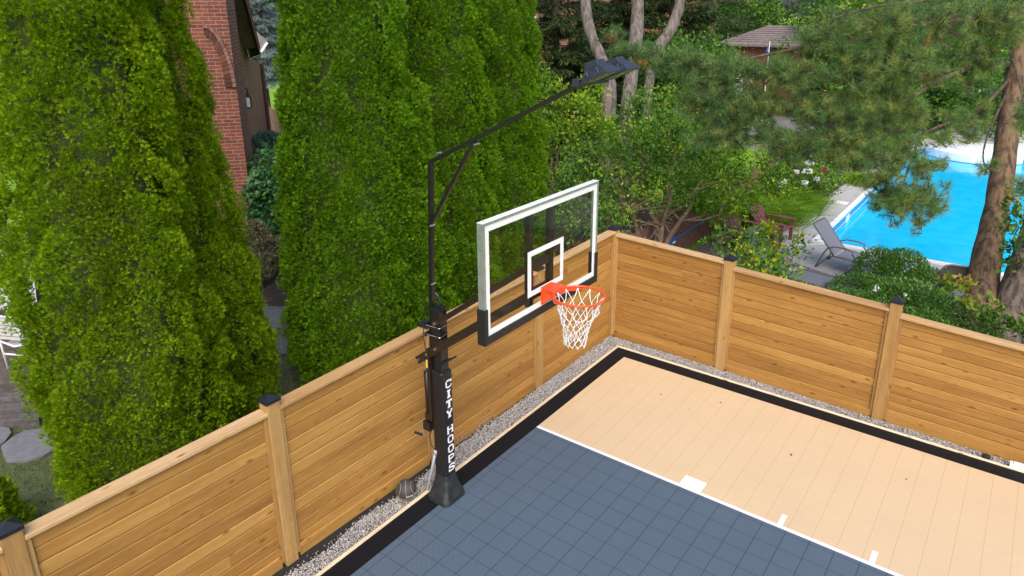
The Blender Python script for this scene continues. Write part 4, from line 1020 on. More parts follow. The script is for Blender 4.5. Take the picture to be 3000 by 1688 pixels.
# grey three-stem tree behind the floodlights
def gtree(label, path, rad, seed, grp='grey tree stems behind the floodlights'):
    b = at(*path[0][:2], d=path[0][2]); b = Vector((b.x, b.y, GZ)); e = empty('deciduous_tree', b, 0, label, 'tree', grp)
    pts = [Vector((0, 0, 0))]+[at(u, v, d=d)-b for u, v, d in path]; p_, r_ = trunk(pts, [rad[0]]+rad, wob=.07, seed=seed)
    m = MB(); m.tube(p_, r_, 14); m.build('trunk', M['bark3'], e, smooth=True)
    top = p_[-1]
    limbs('branches', top, [top+Vector((random.uniform(-1.5, 1.5), random.uniform(-1.5, 1.5), random.uniform(1, 2.5))) for _ in range(5)], rad[-1]*.5, M['bark3'], e, seed)
    foliage('crown', [(top+Vector((0, 0, 2.6)), (2.2, 2.2, 1.6))], 1200, .14, M['lilac'], e, clump=.15)
    return e
D_ = 19.5
gtree('grey trunk leaning left above the left floodlight', [(1783, 330, D_), (1785, 250, D_), (1765, 180, D_), (1735, 110, D_), (1718, 40, D_), (1715, -60, D_), (1720, -200, D_)], [.21, .19, .16, .155, .16, .15, .12], 1)
gtree('straight grey trunk right of the floodlights', [(1838, 330, D_+.6), (1848, 240, D_+.6), (1858, 150, D_+.6), (1866, 80, D_+.6), (1868, 0, D_+.6), (1870, -200, D_+.6)], [.21, .20, .19, .21, .17, .14], 2)
gtree('curved grey trunk bending right away from the other two', [(1900, 260, D_+1), (1925, 150, D_+1), (1955, 105, D_+1), (1978, 55, D_+1), (1992, 0, D_+1), (1998, -180, D_+1)], [.15, .17, .17, .16, .15, .12], 3)

# spruces
def spruce(u, v, d, h, r0, label, mat, seed, n=26000, size=.16, w_=.03, group='dark spruces behind the shrubs', droop=.5, zmin=.3):
    c = at(u, v, d=d); e = empty('spruce_tree', (c.x, c.y, GZ), 0, label, 'spruce tree', group)
    r = np.random.default_rng(seed); nb_ = 230
    zb_ = zmin+(h-zmin)*r.random(nb_)**1.25; ln = r0*(1-zb_/h)**.8*r.uniform(.75, 1.12, nb_)+.1; a = r.uniform(0, 6.28, nb_)
    i = r.choice(nb_, n, p=ln/ln.sum()); f = r.random(n)**.6; l = ln[i]*f
    side = (r.random(n)-.5)*.55*ln[i]*(1.15-f)*1.3
    z = zb_[i]+.12*l-droop*.35*l*l/r0-np.abs(side)*.25-r.random(n)*.22*(1-f*.6)
    P = np.stack([np.cos(a[i])*l-np.sin(a[i])*side, np.sin(a[i])*l+np.cos(a[i])*side, z], 1)
    P[:, 2] = np.maximum(P[:, 2], .05)
    D = unit(np.stack([np.cos(a[i])*.7, np.sin(a[i])*.7, np.full(n, -.45)], 1)+r.normal(0, .4, (n, 3)))
    S = unit(np.cross(D, unit(np.array([0, 0, 1])+r.normal(0, .6, (n, 3)))))
    V, Fc = leaves(P, D, S, r.uniform(.7, 1.3, n)*size, r.uniform(.7, 1.3, n)*w_, .1)
    raw('needles', V, Fc, np.repeat(np.clip(r.normal(.45, .12, nb_)[i]+r.normal(0, .15, n), 0, 1), 2), mat, e)
    m = MB(); m.tube([(0, 0, 0), (0, 0, h*.5), (0, 0, h*.97)], [.22, .14, .03], 8); m.build('trunk', M['bark2'], e)
    m = MB()
    for k in range(0, nb_, 2): m.tube([(0, 0, zb_[k]), (math.cos(a[k])*ln[k]*.5, math.sin(a[k])*ln[k]*.5, zb_[k]+.03*ln[k]-.06), (math.cos(a[k])*ln[k]*.9, math.sin(a[k])*ln[k]*.9, zb_[k]-droop*.25*ln[k])], [.03, .02, .006], 4, caps=False)
    m.build('branches', M['twigdark'], e)
    return e
spruce(1625, 250, 24, 10, 3.0, 'dark spruce left of the grey trunks beside the last cedar', M['spruce'], 51, 60000, .24, .05)
spruce(1800, 250, 26.5, 11, 2.4, 'dark spruce directly behind the floodlights', M['spruce'], 52, 60000, .24, .05)
spruce(1960, 220, 28, 12, 2.8, 'dark spruce behind the curved grey trunk', M['spruce'], 53, 60000, .24, .05)
spruce(2080, 180, 44, 13, 4.2, 'distant spruce left of the cabin roof', M['spruce'], 54, 20000, .25, .06)
spruce(2260, 150, 50, 15, 5, 'distant spruce behind the cabin roof', M['spruce'], 55, 22000, .28, .07)
spruce(2520, 200, 40, 13, 4.0, 'distant spruce far right of the cabin behind the pine boughs', M['spruce'], 56, 22000, .25, .06)
spruce(2780, 200, 38, 13, 4.2, 'distant spruce beyond the far end of the pool', M['spruce'], 57, 22000, .25, .06)
spruce(3020, 200, 36, 12, 4.0, 'distant spruce behind the pine trunk at the right', M['spruce'], 58, 20000, .25, .06)
spruce(1480, 250, 34, 12, 3.6, 'distant spruce hidden low behind the last cedar', M['spruce'], 59, 12000, .22, .05)
spruce(765, 170, 33, 8.2, 2.3, 'blue grey spruce on the lawn beyond the brick house', M['needleb'], 60, 30000, .20, .04, None, .8, 2.4)
spruce(690, 60, 75, 16, 7, 'faraway dark spruce behind the blue grey one', M['spruce'], 61, 14000, .5, .14, None)
spruce(850, 60, 70, 16, 7, 'faraway dark spruce right of the blue grey one', M['spruce'], 62, 14000, .5, .14, None)
def bgtree(label, u, v, d, r, rz, mat, n, size, seed):
    c = at(u, v, d=d); b = Vector((c.x, c.y, GZ)); zc = c.z-GZ
    e = empty('leafy_tree', b, 0, label, 'tree', 'leafy trees beyond the pool and lawn')
    cl = [(Vector((random.uniform(-1, 1)*r*.6, random.uniform(-1, 1)*r*.6, zc+random.uniform(-.6, .8)*rz)), (r*.6, r*.6, rz*.5)) for _ in range(7)]
    foliage('crown', cl, n, size, mat, e, clump=.22, tmean=.3)
    m = MB(); m.tube([(0, 0, 0), (.1, 0, zc*.6), (0, .1, zc)], [.2, .15, .08], 8); m.build('trunk', M['bark2'], e)
for i, a_ in enumerate([(2180, 90, 47, 3, 2.5, 'lilac', 6000, .24), (2430, 140, 36, 3, 3, 'lilac', 6500, .2), (2650, 180, 33, 3, 3, 'lilac', 6500, .2), (2850, 170, 31, 2.8, 3, 'lilac', 6500, .2), (2990, 250, 29, 2.5, 2.5, 'lilac', 5000, .18), (2560, 330, 33, 2.5, 1.6, 'lilac', 5000, .16), (2010, 260, 24, 2.2, 1.8, 'lilac', 7000, .13), (2100, 60, 60, 4, 3, 'lilac', 5000, .3), (2750, 290, 34.5, 2.2, 1.3, 'lilac', 5000, .16), (2950, 330, 33, 2.0, 1.2, 'lilac', 4000, .16)]):
    bgtree(('leafy tree left of the cabin roof', 'leafy tree right of the cabin roof', 'dark leafy tree beyond the pool left of the others', 'dark leafy tree behind the pine trunk', 'rightmost leafy tree at the frame edge', 'low leafy tree beyond the flower border', 'leafy tree above the wide rounded shrub', 'faraway leafy tree at the top edge', 'low leafy tree at the far end of the pool', 'low leafy tree right of the pine trunk')[i], *a_[:5], M[a_[5]], a_[6], a_[7], 70+i)

# ------------------------------------------------------------------ brick house in the gap
th = R(51); e1 = Vector((-math.sin(th), math.cos(th), 0)); e2 = Vector((math.cos(th), math.sin(th), 0))
K_ = at(696, 283, d=13.3)
house = empty('brick_house', (K_.x, K_.y, GZ), th, 'red brick house with chimney breast and arched brick relief seen between the cedars', 'house')
HM = Matrix.Translation(house.location) @ Matrix.Rotation(th, 4, 'Z'); HI = HM.inverted()
m = MB(); m.prism([(0, 0, 0), (0, 1.22, 0), (-2.4, 1.22, 0), (-2.4, -1.15, 0), (-1.55, -1.0, 0), (-.66, 0, 0)][::-1], (0, 0, 9)); m.build('chimney', M['redbrick'], house)
def hl(u, v, x): 
    P = HM @ Vector((x, 0, 0)); return HI @ atpl(u, v, P, e2)
xw = -.72
w0 = hl(690, 0, xw); w1 = hl(729, 172, xw)
far_y = 12.1
m = MB(); sl_ = (w1.z-w0.z)/(w1.y-w0.y)
zt_ = lambda y: w1.z+sl_*(y-w1.y)
m.prism([(xw, 1.25, 0), (xw, far_y, 0), (xw, far_y, 3.75), (xw, w1.y, w1.z), (xw, 1.25, zt_(1.25))][::-1], (-.3, 0, 0)); m.build('side_wall', M['brownbrick'], house)
f0, f1 = hl(717, 0, xw+.42), hl(760, 160, xw+.42)
m = MB()
ex = (w0-w1)*1.6
ya = 1.6
A_ = Vector((xw+.002, w1.y+.1, w1.z)); Bq = Vector((xw+.002, ya, zt_(ya)+.02))
Cq = Vector((f1.x, f1.y, f1.z)); sl2 = (f1.z-f0.z)/(f1.y-f0.y); Dq = Vector((f1.x, ya, f1.z+sl2*(ya-f1.y)))
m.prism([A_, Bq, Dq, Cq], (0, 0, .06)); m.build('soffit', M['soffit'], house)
m = MB(); m.prism([Cq, Dq, Dq+Vector((0, 0, .17)), Cq+Vector((0, 0, .17))], (.03, 0, 0)); m.build('fascia', M['fascia'], house)
m = MB(); m.prism([Cq+Vector((.05, 0, .18)), Dq+Vector((.05, 0, .18)), Dq+Vector((-4, 0, .18)), Cq+Vector((-4, 0, .18))], (0, 0, .05)); m.build('roof', M['shingle'], house)
q1 = hl(757, 172, xw+.05); 
m = MB(); m.tube([Vector((xw+.06, far_y-.1, 3.7)), Vector((xw+.06, far_y-.1, .1))], .06, 8); m.build('downspout', M['soffit'], house)
# arch relief
n_ = 20; cen = Vector((-1.52, -.002, 3.35)); 
def hf(u, v): return HI @ atpl(u, v, K_, e1)
ap = hf(604, 70); ab = hf(690, 232)
for ring_, (dr0, dr1, dy) in enumerate(((0, .125, .035), (.13, .195, .060))):
    prev = None; m = MB()
    for i in range(n_+1):
        t = i/n_; ang = R(90)*(1-t)
        cx_, cz_ = ap.x-.05, ab.z-.15; rx_ = (ab.x-cx_)-.19; rz_ = (ap.z-cz_)-.20
        a_ = (cx_+(rx_+dr0)*math.cos(ang), cz_+(rz_+dr0)*math.sin(ang)); b_ = (cx_+(rx_+dr1)*math.cos(ang), cz_+(rz_+dr1)*math.sin(ang))
        if prev:
            pa, pb = prev; g_ = .90
            lerp = lambda p, q: (p[0]+(q[0]-p[0])*g_, p[1]+(q[1]-p[1])*g_)
            a2, b2_ = lerp(pa, a_), lerp(pb, b_)
            m.hexa([(pa[0], .01, pa[1]), (a2[0], .01, a2[1]), (a2[0], -dy, a2[1]), (pa[0], -dy, pa[1]), (pb[0], .01, pb[1]), (b2_[0], .01, b2_[1]), (b2_[0], -dy, b2_[1]), (pb[0], -dy, pb[1])])
        prev = (a_, b_)
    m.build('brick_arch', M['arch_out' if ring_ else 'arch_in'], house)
# wall lantern
lp = hl(728, 296, xw+.12)
m = MB(); m.box((lp.x-.07, lp.y-.08, lp.z-.20), (lp.x+.07, lp.y+.08, lp.z-.17)); m.box((lp.x-.07, lp.y-.08, lp.z+.12), (lp.x+.07, lp.y+.08, lp.z+.14)); m.tube([(lp.x, lp.y, lp.z+.14), (lp.x, lp.y, lp.z+.34)], [.05, .01], 8); m.tube([(lp.x-.12, lp.y, lp.z+.3), (lp.x, lp.y, lp.z+.36)], .015, 6)
for sx in (-.06, .06):
    for sy in (-.07, .07): m.tube([(lp.x+sx, lp.y+sy, lp.z-.18), (lp.x+sx, lp.y+sy, lp.z+.13)], .01, 5)
ln_ = m.build('wall_lantern', M['capblack'], house)
m = MB(); m.box((lp.x-.045, lp.y-.055, lp.z-.165), (lp.x+.045, lp.y+.055, lp.z+.115)); m.build('lantern_glass', M['whiteplastic'], ln_)
# neighbouring roof piece with white gutter
m = MB(); a_ = [at(738, 85, d=27), at(783, 127, d=25), at(765, 155, d=25), at(752, 158, d=26)]
a_ = [HI @ p for p in a_]; m.prism(a_, (0, 0, .08)); rf_ = m.build('rear_roof', M['shingle'], house)
m = MB(); m.bar(a_[1]+Vector((0, 0, .03)), a_[2]+Vector((0, 0, .03)), .05, .08); m.build('gutter', M['white'], rf_)
# brown board fence beyond
fA, fB = at(769, 383, z=GZ), None
pA = at(771, 288, d=27); pB = at(850, 296, d=24)
m = MB(); ang = math.atan2(pB.y-pA.y, pB.x-pA.x); Lf = (pB-pA).length
e = empty('board_fence', (pA.x, pA.y, GZ), ang, 'tall brown board fence between the brick house and the cedars', 'fence')
m = MB(); x = 0
while x < Lf+.5: m.box((x, -.02+.02*(int(x*10) % 2), 0), (x+.145, .02+.02*(int(x*10) % 2), 1.95)); x += .155
m.build('boards', M['redwood'], e)
m = MB(); m.box((-.06, -.08, 0), (.07, .08, 2.1)); m.build('post', M['redwood'], e)
m = MB(); m.box((0, .045, .4), (Lf+.4, .09, .5)); m.box((0, .045, 1.5), (Lf+.4, .09, 1.6)); m.build('rail', M['redwood'], e)

# plants in the gap
tbm = at(822, 800, z=GZ)
e = bush('weeping_tree', 'small weeping tree with big dark glossy leaves in the gap below the brick house', 'tree', (tbm.x, tbm.y, GZ),
     [ell(790, 500, 70, 70, 14.2), ell(830, 560, 60, 80, 14.0), ell(770, 580, 50, 60, 14.0), ell(850, 480, 40, 50, 14.2), ell(800, 640, 50, 40, 14.0), ell(750, 530, 35, 40, 14.1)], 3400, .135, M['mulb'], bark='bark2', r0=.05, seed=81, droop=.8, aspect=.72, clump=.10, tmean=.5)
bush('variegated_shrub', 'dusty green shrub with pinkish leaf edges under the weeping tree', 'shrub', at(745, 860, z=GZ),
     [ell(745, 690, 50, 45, 13.3), ell(790, 730, 55, 40, 13.1), ell(760, 780, 55, 40, 13.0), ell(720, 720, 40, 50, 13.2)], 4800, .055, M['varie'], bark='twigdark', r0=.015, seed=82, tmean=.5)
bush('juniper_shrub', 'blue green juniper at the foot of the brick wall', 'shrub', HM @ Vector((.9, 4.0, 0)),
     [ell(780, 408, 45, 20, 17.5), ell(745, 430, 20, 25, 16.5), ell(815, 420, 40, 25, 17.5)], 5000, .09, M['juni'], bark='twigdark', r0=.02, seed=83, aspect=.3)
for i, (cx_, cy_, rx_, ry_, mt, lb) in enumerate(((at(820, 925, z=0).x, at(820, 925, z=0).y, .62, .42, 'slate', 'larger dark slate stepping stone beside the mulch in the gap'), (at(848, 1008, z=0).x, at(848, 1008, z=0).y, .42, .33, 'slate', 'smaller dark slate stepping stone nearer the fence in the gap'), (at(88, 1300, z=0).x, at(88, 1300, z=0).y, .42, .34, 'greystone', 'grey flagstone beside the far left cedar'), (at(-45, 1285, z=0).x, at(-45, 1285, z=0).y, .34, .30, 'greystone', 'grey flagstone at the left frame edge with moss joint'))):
    m = MB(); k_ = 11; rs = random.Random(i+3)
    pts = [(cx_+math.cos(2*math.pi*j/k_)*rx_*rs.uniform(.82, 1.08), cy_+math.sin(2*math.pi*j/k_)*ry_*rs.uniform(.82, 1.08), GZ+.005) for j in range(k_)]
    m.prism(pts, (0, 0, .05)); tag(m.build('stepping_stone', M[mt], bevel=.008), lb, 'stepping stone', 'stepping stones behind the cedars')
# timber steps and patio furniture at the left edge
for i, (v0, v1, lb) in enumerate(((1155, 1175, 'upper weathered landscape timber at the left edge'), (1185, 1210, 'middle weathered landscape timber at the left edge'), (1215, 1245, 'lowest weathered landscape timber at the left edge'))):
    a_ = at(-60, (v0+v1)/2+12, z=.10-.05*i); b_ = at(125, (v0+v1)/2, z=.10-.05*i); m = MB(); m.bar(a_, b_, .17, .16)
    tag(m.build('landscape_timber', M['timber'], bevel=.012), lb, 'timber', 'stacked landscape timbers')
t0_ = at(20, 860, z=.72)
e = empty('patio_table', (t0_.x, t0_.y, GZ), R(20), 'pale oval patio table at the left frame edge behind the white chair', 'table')
m = MB(); m.prism([(1.0*math.cos(2*math.pi*k/28), .62*math.sin(2*math.pi*k/28), .755) for k in range(28)], (0, 0, .035)); m.build('table_top', M['tabletop'], e, .008)
for sx in (-.6, .6):
    for sy in (-.35, .35):
        m = MB(); m.tube([(sx, sy, 0), (sx*.9, sy*.9, .75)], .022, 8); m.build('leg', M['white'], e)
c0 = at(40, 1060, z=.45)
def wchair(loc, rz, label):
    e = empty('patio_chair', loc, rz, label, 'chair', 'white strap chairs by the patio table')
    m = MB()
    for s in (-.29, .29): m.tube([(s, -.28, 0), (s, -.30, .45), (s, -.36, .98)], .018, 8)
    m.tube([(-.29, -.36, .98), (.29, -.36, .98)], .018, 8); m.tube([(-.29, -.31, .52), (.0, -.35, .46), (.29, -.31, .52)], .016, 8); m.tube([(-.29, -.29, .28), (.29, -.29, .28)], .016, 8); m.build('back_frame', M['white'], e, smooth=True)
    m = MB()
    for k in range(6): z_ = .56+k*.068; yb = -.305-(z_-.45)*.11; m.hexa([(-.28, yb-.005, z_), (.28, yb-.005, z_), (.28, yb+.005, z_), (-.28, yb+.005, z_), (-.28, yb-.005-.006, z_+.052), (.28, yb-.011, z_+.052), (.28, yb-.001, z_+.052), (-.28, yb-.001, z_+.052)])
    m.build('back_straps', M['straps'], e)
    m = MB()
    for k in range(6): m.box((-.28, -.25+k*.085, .43), (.28, -.18+k*.085, .438))
    m.build('seat_straps', M['straps'], e)
    for s in (-.29, .29):
        m = MB(); m.tube([(s, .28, 0), (s, .26, .64), (s, -.33, .66)], .018, 8); m.build('leg', M['white'], e, smooth=True)
pc = at(175/2.0125-25, 640+905/2.0125, z=GZ)
wchair((pc.x-.15, pc.y+.30, GZ), R(28), 'white strap backed patio chair at the left edge with its back to the court')
p0 = at(-15, 690, z=.9); wp = MB(); wp.bar(at(-60, 700, d=15), at(14, 690, d=15), .5, .9); tag(wp.build('storage_box', M['whiteplastic'], bevel=.03), 'white box mostly hidden by the far left cedar', 'box')
# fallen grass blades between cedars
for nm, bx_, n_ in (('grass', (-6.5, -9, -.8, .4), 26000),):
    P = np.stack([rng.uniform(bx_[0], bx_[2], n_), rng.uniform(bx_[1], bx_[3], n_), np.full(n_, GZ)], 1); D = unit(np.array([0, 0, 1])+rng.normal(0, .45, (n_, 3)))
    V, Fc = blades(P, D, sides(D), rng.uniform(.03, .08, n_), rng.uniform(.006, .012, n_)); o = raw('grass', V, Fc, rng.random(n_), M['grassb']); tag(o, kind='stuff')

# ------------------------------------------------------------------ pool and deck
dz = -.02
m = MB()
def dk(pts, z=dz): return [(x, y, z) for x, y in pts]
curve = [(.75, 6.2), (1.0, 6.45), (1.35, 6.0), (1.6, 5.95), (1.95, 5.95), (2.5, 5.6), (3.2, 5.55), (4.0, 5.5), (9.2, 5.0)]
x0, y0_, x1, y1_ = POOL; cw = .12
m.prism(dk([(.30, 7.0)]+[(.8, 6.5), (1.3, 6.0), (2.0, 5.75), (3.2, 5.3), (9.5, 4.8), (9.5, y0_-cw), (x0-cw, y0_-cw), (x0-cw, 31), (.5, 31), (.5, 19), (.25, 12)], -.055)[::-1], (0, 0, .035)); tag(m.build('pool_deck', M['concrete']), kind='structure')
sheet('paving', [(-1.0, 3.5), (2.6, 3.3), (3.3, 5.4), (2.0, 5.8), (1.3, 6.05), (.3, 7.1), (-1.0, 7.4)], -.030, M['paver'])
# control joints in the deck
m = MB()
for a_, b_ in (((.30, 11.45), (1.10, 11.62)), ((.30, 9.38), (1.10, 9.55)), ((.6, 7.10), (1.40, 7.81)), ((.4, 14.2), (1.1, 14.3)), ((2.2, 5.8), (2.6, 7.8))):
    m.bar((a_[0], a_[1], -.0185), (b_[0], b_[1], -.0185), .022, .002)
tag(m.build('deck_joints', M['white']), kind='structure')
pool = empty('swimming_pool', (x0, y0_, 0), 0, 'bright blue in-ground swimming pool with white coping', 'swimming pool')
def PW(m, nm, mt, **k): o = m.build(nm, mt, pool, **k); o.location = -pool.location; return o
m = MB(); m.box((x0-cw, y0_-cw, -.06), (x0, 23.12, .03)); m.box((x0, y0_-cw, -.06), (x1, y0_, .03)); m.box((x0, 23, -.06), (x1, 23.12, .03)); PW(m, 'coping', M['white'], bevel=.01)
m = MB(); m.box((x0-.02, y0_, -.32), (x0+.002, 23, -.06)); m.box((x0, 22.998, -.32), (x1, 23.02, -.06)); PW(m, 'mosaic_band', M['band'])
m = MB(); m.box((x0+.002, y0_, -.245), (x0+.008, 23, -.225)); PW(m, 'liner_stripe', M['white'])
m = MB(); m.box((x0-.02, y0_-.02, -1.4), (x1, 23.02, -1.38)); m.box((x0-.03, y0_-.02, -1.4), (x0-.02, 23, -.06)); m.box((x0, y0_-.03, -1.4), (x1, y0_-.001, -.06)); PW(m, 'basin', M['liner'])
m = MB(); yy = at(2500+30, 620, z=-.15).y; m.box((x0+.002, 10.9, -.29), (x0+.012, 11.3, -.10)); m.box((x0+.012, 10.98, -.25), (x0+.014, 11.22, -.14)); PW(m, 'skimmer_plate', M['whiteplastic'])
o = sheet('pool_water', rect(x0, y0_, x1, 23), -.29, M['water'])
m = MB(); sk = at(2080+1930/4.996, 560+165/4.996, z=0); m.box((sk.x-.17, sk.y-.2, -.019), (sk.x+.17, sk.y+.2, -.008)); m.box((sk.x-.03, sk.y-.01, -.008), (sk.x+.03, sk.y+.01, -.004)); tag(m.build('skimmer_lid', M['whiteplastic'], bevel=.004), 'square white skimmer lid set in the pool deck', 'lid')
# white moulded steps at the far end
st = empty('pool_steps', (3.25, 24.2, 0), 0, 'white moulded pool steps with a grey tread at the far end of the pool', 'pool steps')
m = MB()
for k, (rx_, ry_, z0, z1) in enumerate(((2.0, 2.2, -.28, .06), (1.75, 3.4, .06, .16))):
    m.prism([(rx_*math.cos(2*math.pi*j/36), (2.0*k)+ry_*math.sin(2*math.pi*j/36), z0) for j in range(36)], (0, 0, z1-z0))
m.build('platform', M['whiteplastic'], st, .03)
m = MB(); m.box((-.9, .2, .161), (1.1, 1.3, .175)); m.build('grey_tread', M['concrete'], st)
tb_ = at(2885, 272, d=33); e = empty('inflatable_ring', tb_, 0, 'blue and purple inflatable toy beyond the far right of the pool', 'pool toy')
m = MB(); m.tube([(.45*math.cos(2*math.pi*k/20), .45*math.sin(2*math.pi*k/20), 0) for k in range(21)], .12, 8, caps=False); m.build('ring', M['bluep'], e, smooth=True)
m = MB(); m.lathe([(.001, .0), (.16, .02), (.12, .25), (.14, .45), (.001, .55)], (0, 0, .0), 12); m.build('figurehead', M['purplep'], e, smooth=True)

# loungers
def lounger(loc, rz, label, back=50, mat='sling'):
    e = empty('sun_lounger', loc, rz, label, 'sun lounger', 'grey sling sun loungers by the pool')
    w2 = .31; zs = .36; ba = R(back); bl_ = .82
    bp = lambda t, s, o=0: Vector((-t*math.cos(ba)-o*math.sin(ba), s, zs+t*math.sin(ba)-o*math.cos(ba)))
    m = MB()
    for s in (-w2, w2): m.tube([(0, s, zs), (.45, s, zs-.01), (1.25, s, zs+.01), (1.36, s, zs-.02)], .020, 8)
    m.tube([(1.36, -w2, zs-.02), (1.36, w2, zs-.02)], .018, 8); m.build('seat_frame', M['frameg'], e, smooth=True)
    m = MB(); m.hexa([(0.02, -w2+.02, zs-.008), (1.33, -w2+.02, zs-.008), (1.33, w2-.02, zs-.008), (.02, w2-.02, zs-.008), (.02, -w2+.02, zs+.006), (1.33, -w2+.02, zs+.006), (1.33, w2-.02, zs+.006), (.02, w2-.02, zs+.006)]); m.build('seat', M[mat], e)
    bk = MB(); bk.tube([bp(0, -w2), bp(bl_, -w2), bp(bl_+.02, -w2+.03), bp(bl_+.02, w2-.03), bp(bl_, w2), bp(0, w2)], .020, 8); bf = bk.build('backrest', M['frameg'], e, smooth=True)
    m = MB(); q = .008; m.hexa([bp(.03, -w2+.02, q), bp(.03, w2-.02, q), bp(bl_, w2-.02, q), bp(bl_, -w2+.02, q), bp(.03, -w2+.02, -q), bp(.03, w2-.02, -q), bp(bl_, w2-.02, -q), bp(bl_, -w2+.02, -q)]); m.build('backrest_sling', M[mat], bf)
    for s in (-w2-.03, w2+.03):
        m = MB(); m.tube([(-.38, s, 0), (-.25, s, .33), (-.15, s, .52), (0, s, .59), (.22, s, .60), (.40, s, .57), (.38, s, .50), (.44, s, .44), (.44, s, .36)], .017, 8); m.build('armrest', M['frameg'], e, smooth=True)
        m = MB(); m.tube([(-.36, s, .02), (-.10, s, .36), (.44, s, .34)], .014, 8); m.tube([(.40, s, .36), (.50, s, 0)], .016, 8); m.build('leg', M['frameg'], e, smooth=True)
        m = MB(); m.tube([(1.15, s*.95, zs), (1.22, s*.95, 0)], .016, 8); m.build('leg', M['frameg'], e, smooth=True)
    return e
lounger((2.06, 6.33, -.05), R(-8), 'grey sling lounger with raised back standing beside the pool coping', 50)
lounger((.98, 4.62, -.05), R(-12), 'grey sling lounger half hidden by leaves behind the fence rail', 62, 'sling')
e = empty('ottoman', (at(2505, 785, z=.3).x+.15, at(2505, 785, z=.3).y, -.05), 0, 'grey sling footstool tucked against the rounded shrub', 'footstool', None)
m = MB(); m.prism([(x_, -.25, z_) for x_, z_ in ((-.30, .20), (-.27, .34), (-.15, .41), (.30, .41), (.30, .39), (-.14, .39), (-.25, .33), (-.28, .20))], (0, .5, 0)); m.build('seat', M['sling'], e)
m = MB()
for y_ in (-.25, .25): m.tube([(-.30, y_, 0), (-.29, y_, .3), (-.15, y_, .41), (.28, y_, .41), (.30, y_, 0)], .015, 6)
m.build('frame', M['frameg'], e)
# patio armchair with its back to us
e = empty('sling_armchair', (4.55, 5.45, -.05), R(12), 'dark mesh armchair seen from behind beside the pine trunk', 'armchair')
m = MB(); W_ = .47
path = [(-W_, -.10, .50), (-W_, -.16, .78), (-W_+.06, -.18, .88), (-W_+.16, -.185, .91), (W_-.16, -.185, .91), (W_-.06, -.18, .88), (W_, -.16, .78), (W_, -.10, .50)]
m.tube(path, .020, 8); m.build('back_frame', M['frameg'], e, smooth=True)
m = MB(); m.prism([(-W_+.02, -.12, .52), (W_-.02, -.12, .52), (W_-.02, -.16, .78), (W_-.12, -.175, .89), (-W_+.12, -.175, .89), (-W_+.02, -.16, .78)], (0, .012, 0)); m.build('backrest', M['slingdark'], e)
m = MB(); m.box((-W_+.02, -.08, .40), (W_-.02, .45, .415)); m.build('seat', M['slingdark'], e)
for s in (-W_, W_):
    m = MB(); m.tube([(s, -.12, .60), (s, .1, .63), (s, .45, .60), (s, .47, .0)], .018, 8); m.build('armrest', M['frameg'], e, smooth=True)
    m = MB(); m.tube([(s, -.10, .52), (s*.96, -.18, 0)], .018, 8); m.build('leg', M['frameg'], e, smooth=True)
# red Adirondack chairs
def adir(loc, rz, label):
    e = empty('adirondack_chair', loc, rz, label, 'garden chair', 'maroon slatted garden chairs')
    m = MB()
    for k in range(6): y_ = -.26+k*.105; m.hexa([(-.12, y_-.045, .30), (-.12, y_+.045, .30), (-.14, y_+.045, .30), (-.14, y_-.045, .30), (-.46, y_*1.15-.045, .98-.02*abs(k-2.5)), (-.46, y_*1.15+.045, .98-.02*abs(k-2.5)), (-.48, y_*1.15+.045, .98-.02*abs(k-2.5)), (-.48, y_*1.15-.045, .98-.02*abs(k-2.5))])
    m.build('backrest', M['redwood2'], e)
    m = MB()
    for k in range(6): m.box((-.10+k*.095, -.28, .30+k*.018), (-.02+k*.095, .28, .32+k*.018))
    m.build('seat', M['redwood2'], e)
    for s in (-.34, .34):
        m = MB(); m.box((-.25, s-.07, .56), (.48, s+.07, .585)); m.build('armrest', M['redwood2'], e)
        m = MB(); m.box((.38, s-.045, 0), (.46, s+.0, .558)); m.build('leg', M['redwood2'], e)
        m = MB(); m.hexa([(-.55, s-.02, .0), (-.45, s-.02, 0), (-.45, s+.02, 0), (-.55, s+.02, 0), (.37, s-.02, .30), (.37, s-.02, .42), (.37, s+.02, .42), (.37, s+.02, .30)]); m.build('leg', M['redwood2'], e)
adir((.18, 7.35, -.05), R(-4), 'maroon slatted garden chair closest to the daylilies')
adir((-.22, 6.45, -.05), R(-10), 'maroon slatted garden chair nearer the corner half hidden by leaves')
e = empty('toy_box', (.28, 6.15, -.05), R(10), 'open maroon timber box holding plastic toys on the pavers', 'toy box')
m = MB(); m.box((-.45, -.28, .08), (.45, -.24, .34)); m.box((-.45, .24, .08), (.45, .28, .34)); m.box((-.45, -.24, .08), (-.41, .24, .34)); m.box((.41, -.24, .08), (.45, .24, .34)); m.box((-.41, -.24, .08), (.41, .24, .11)); m.build('case', M['redwood2'], e)
for i, (u, v, mt, lb) in enumerate(((2232, 681, 'greenp', 'bright green toy in the maroon box'), (2200, 688, 'orangep', 'orange toy with pale top at the left end of the maroon box'), (2243, 686, 'orangep', 'small orange toy right of the green one'))):
    p = at(u, v, z=.33); m = MB(); m.tube([p+Vector((-.13, 0, 0)), p+Vector((-.05, .02, .05)), p+Vector((.05, -.02, .03)), p+Vector((.14, .02, .05))], [.03, .055, .05, .02], 8); m.bar(p+Vector((-.02, 0, .0)), p+Vector((.02, 0, .11)), .04, .05)
    tag(m.build('plastic_toy', M[mt]), lb, 'toy')
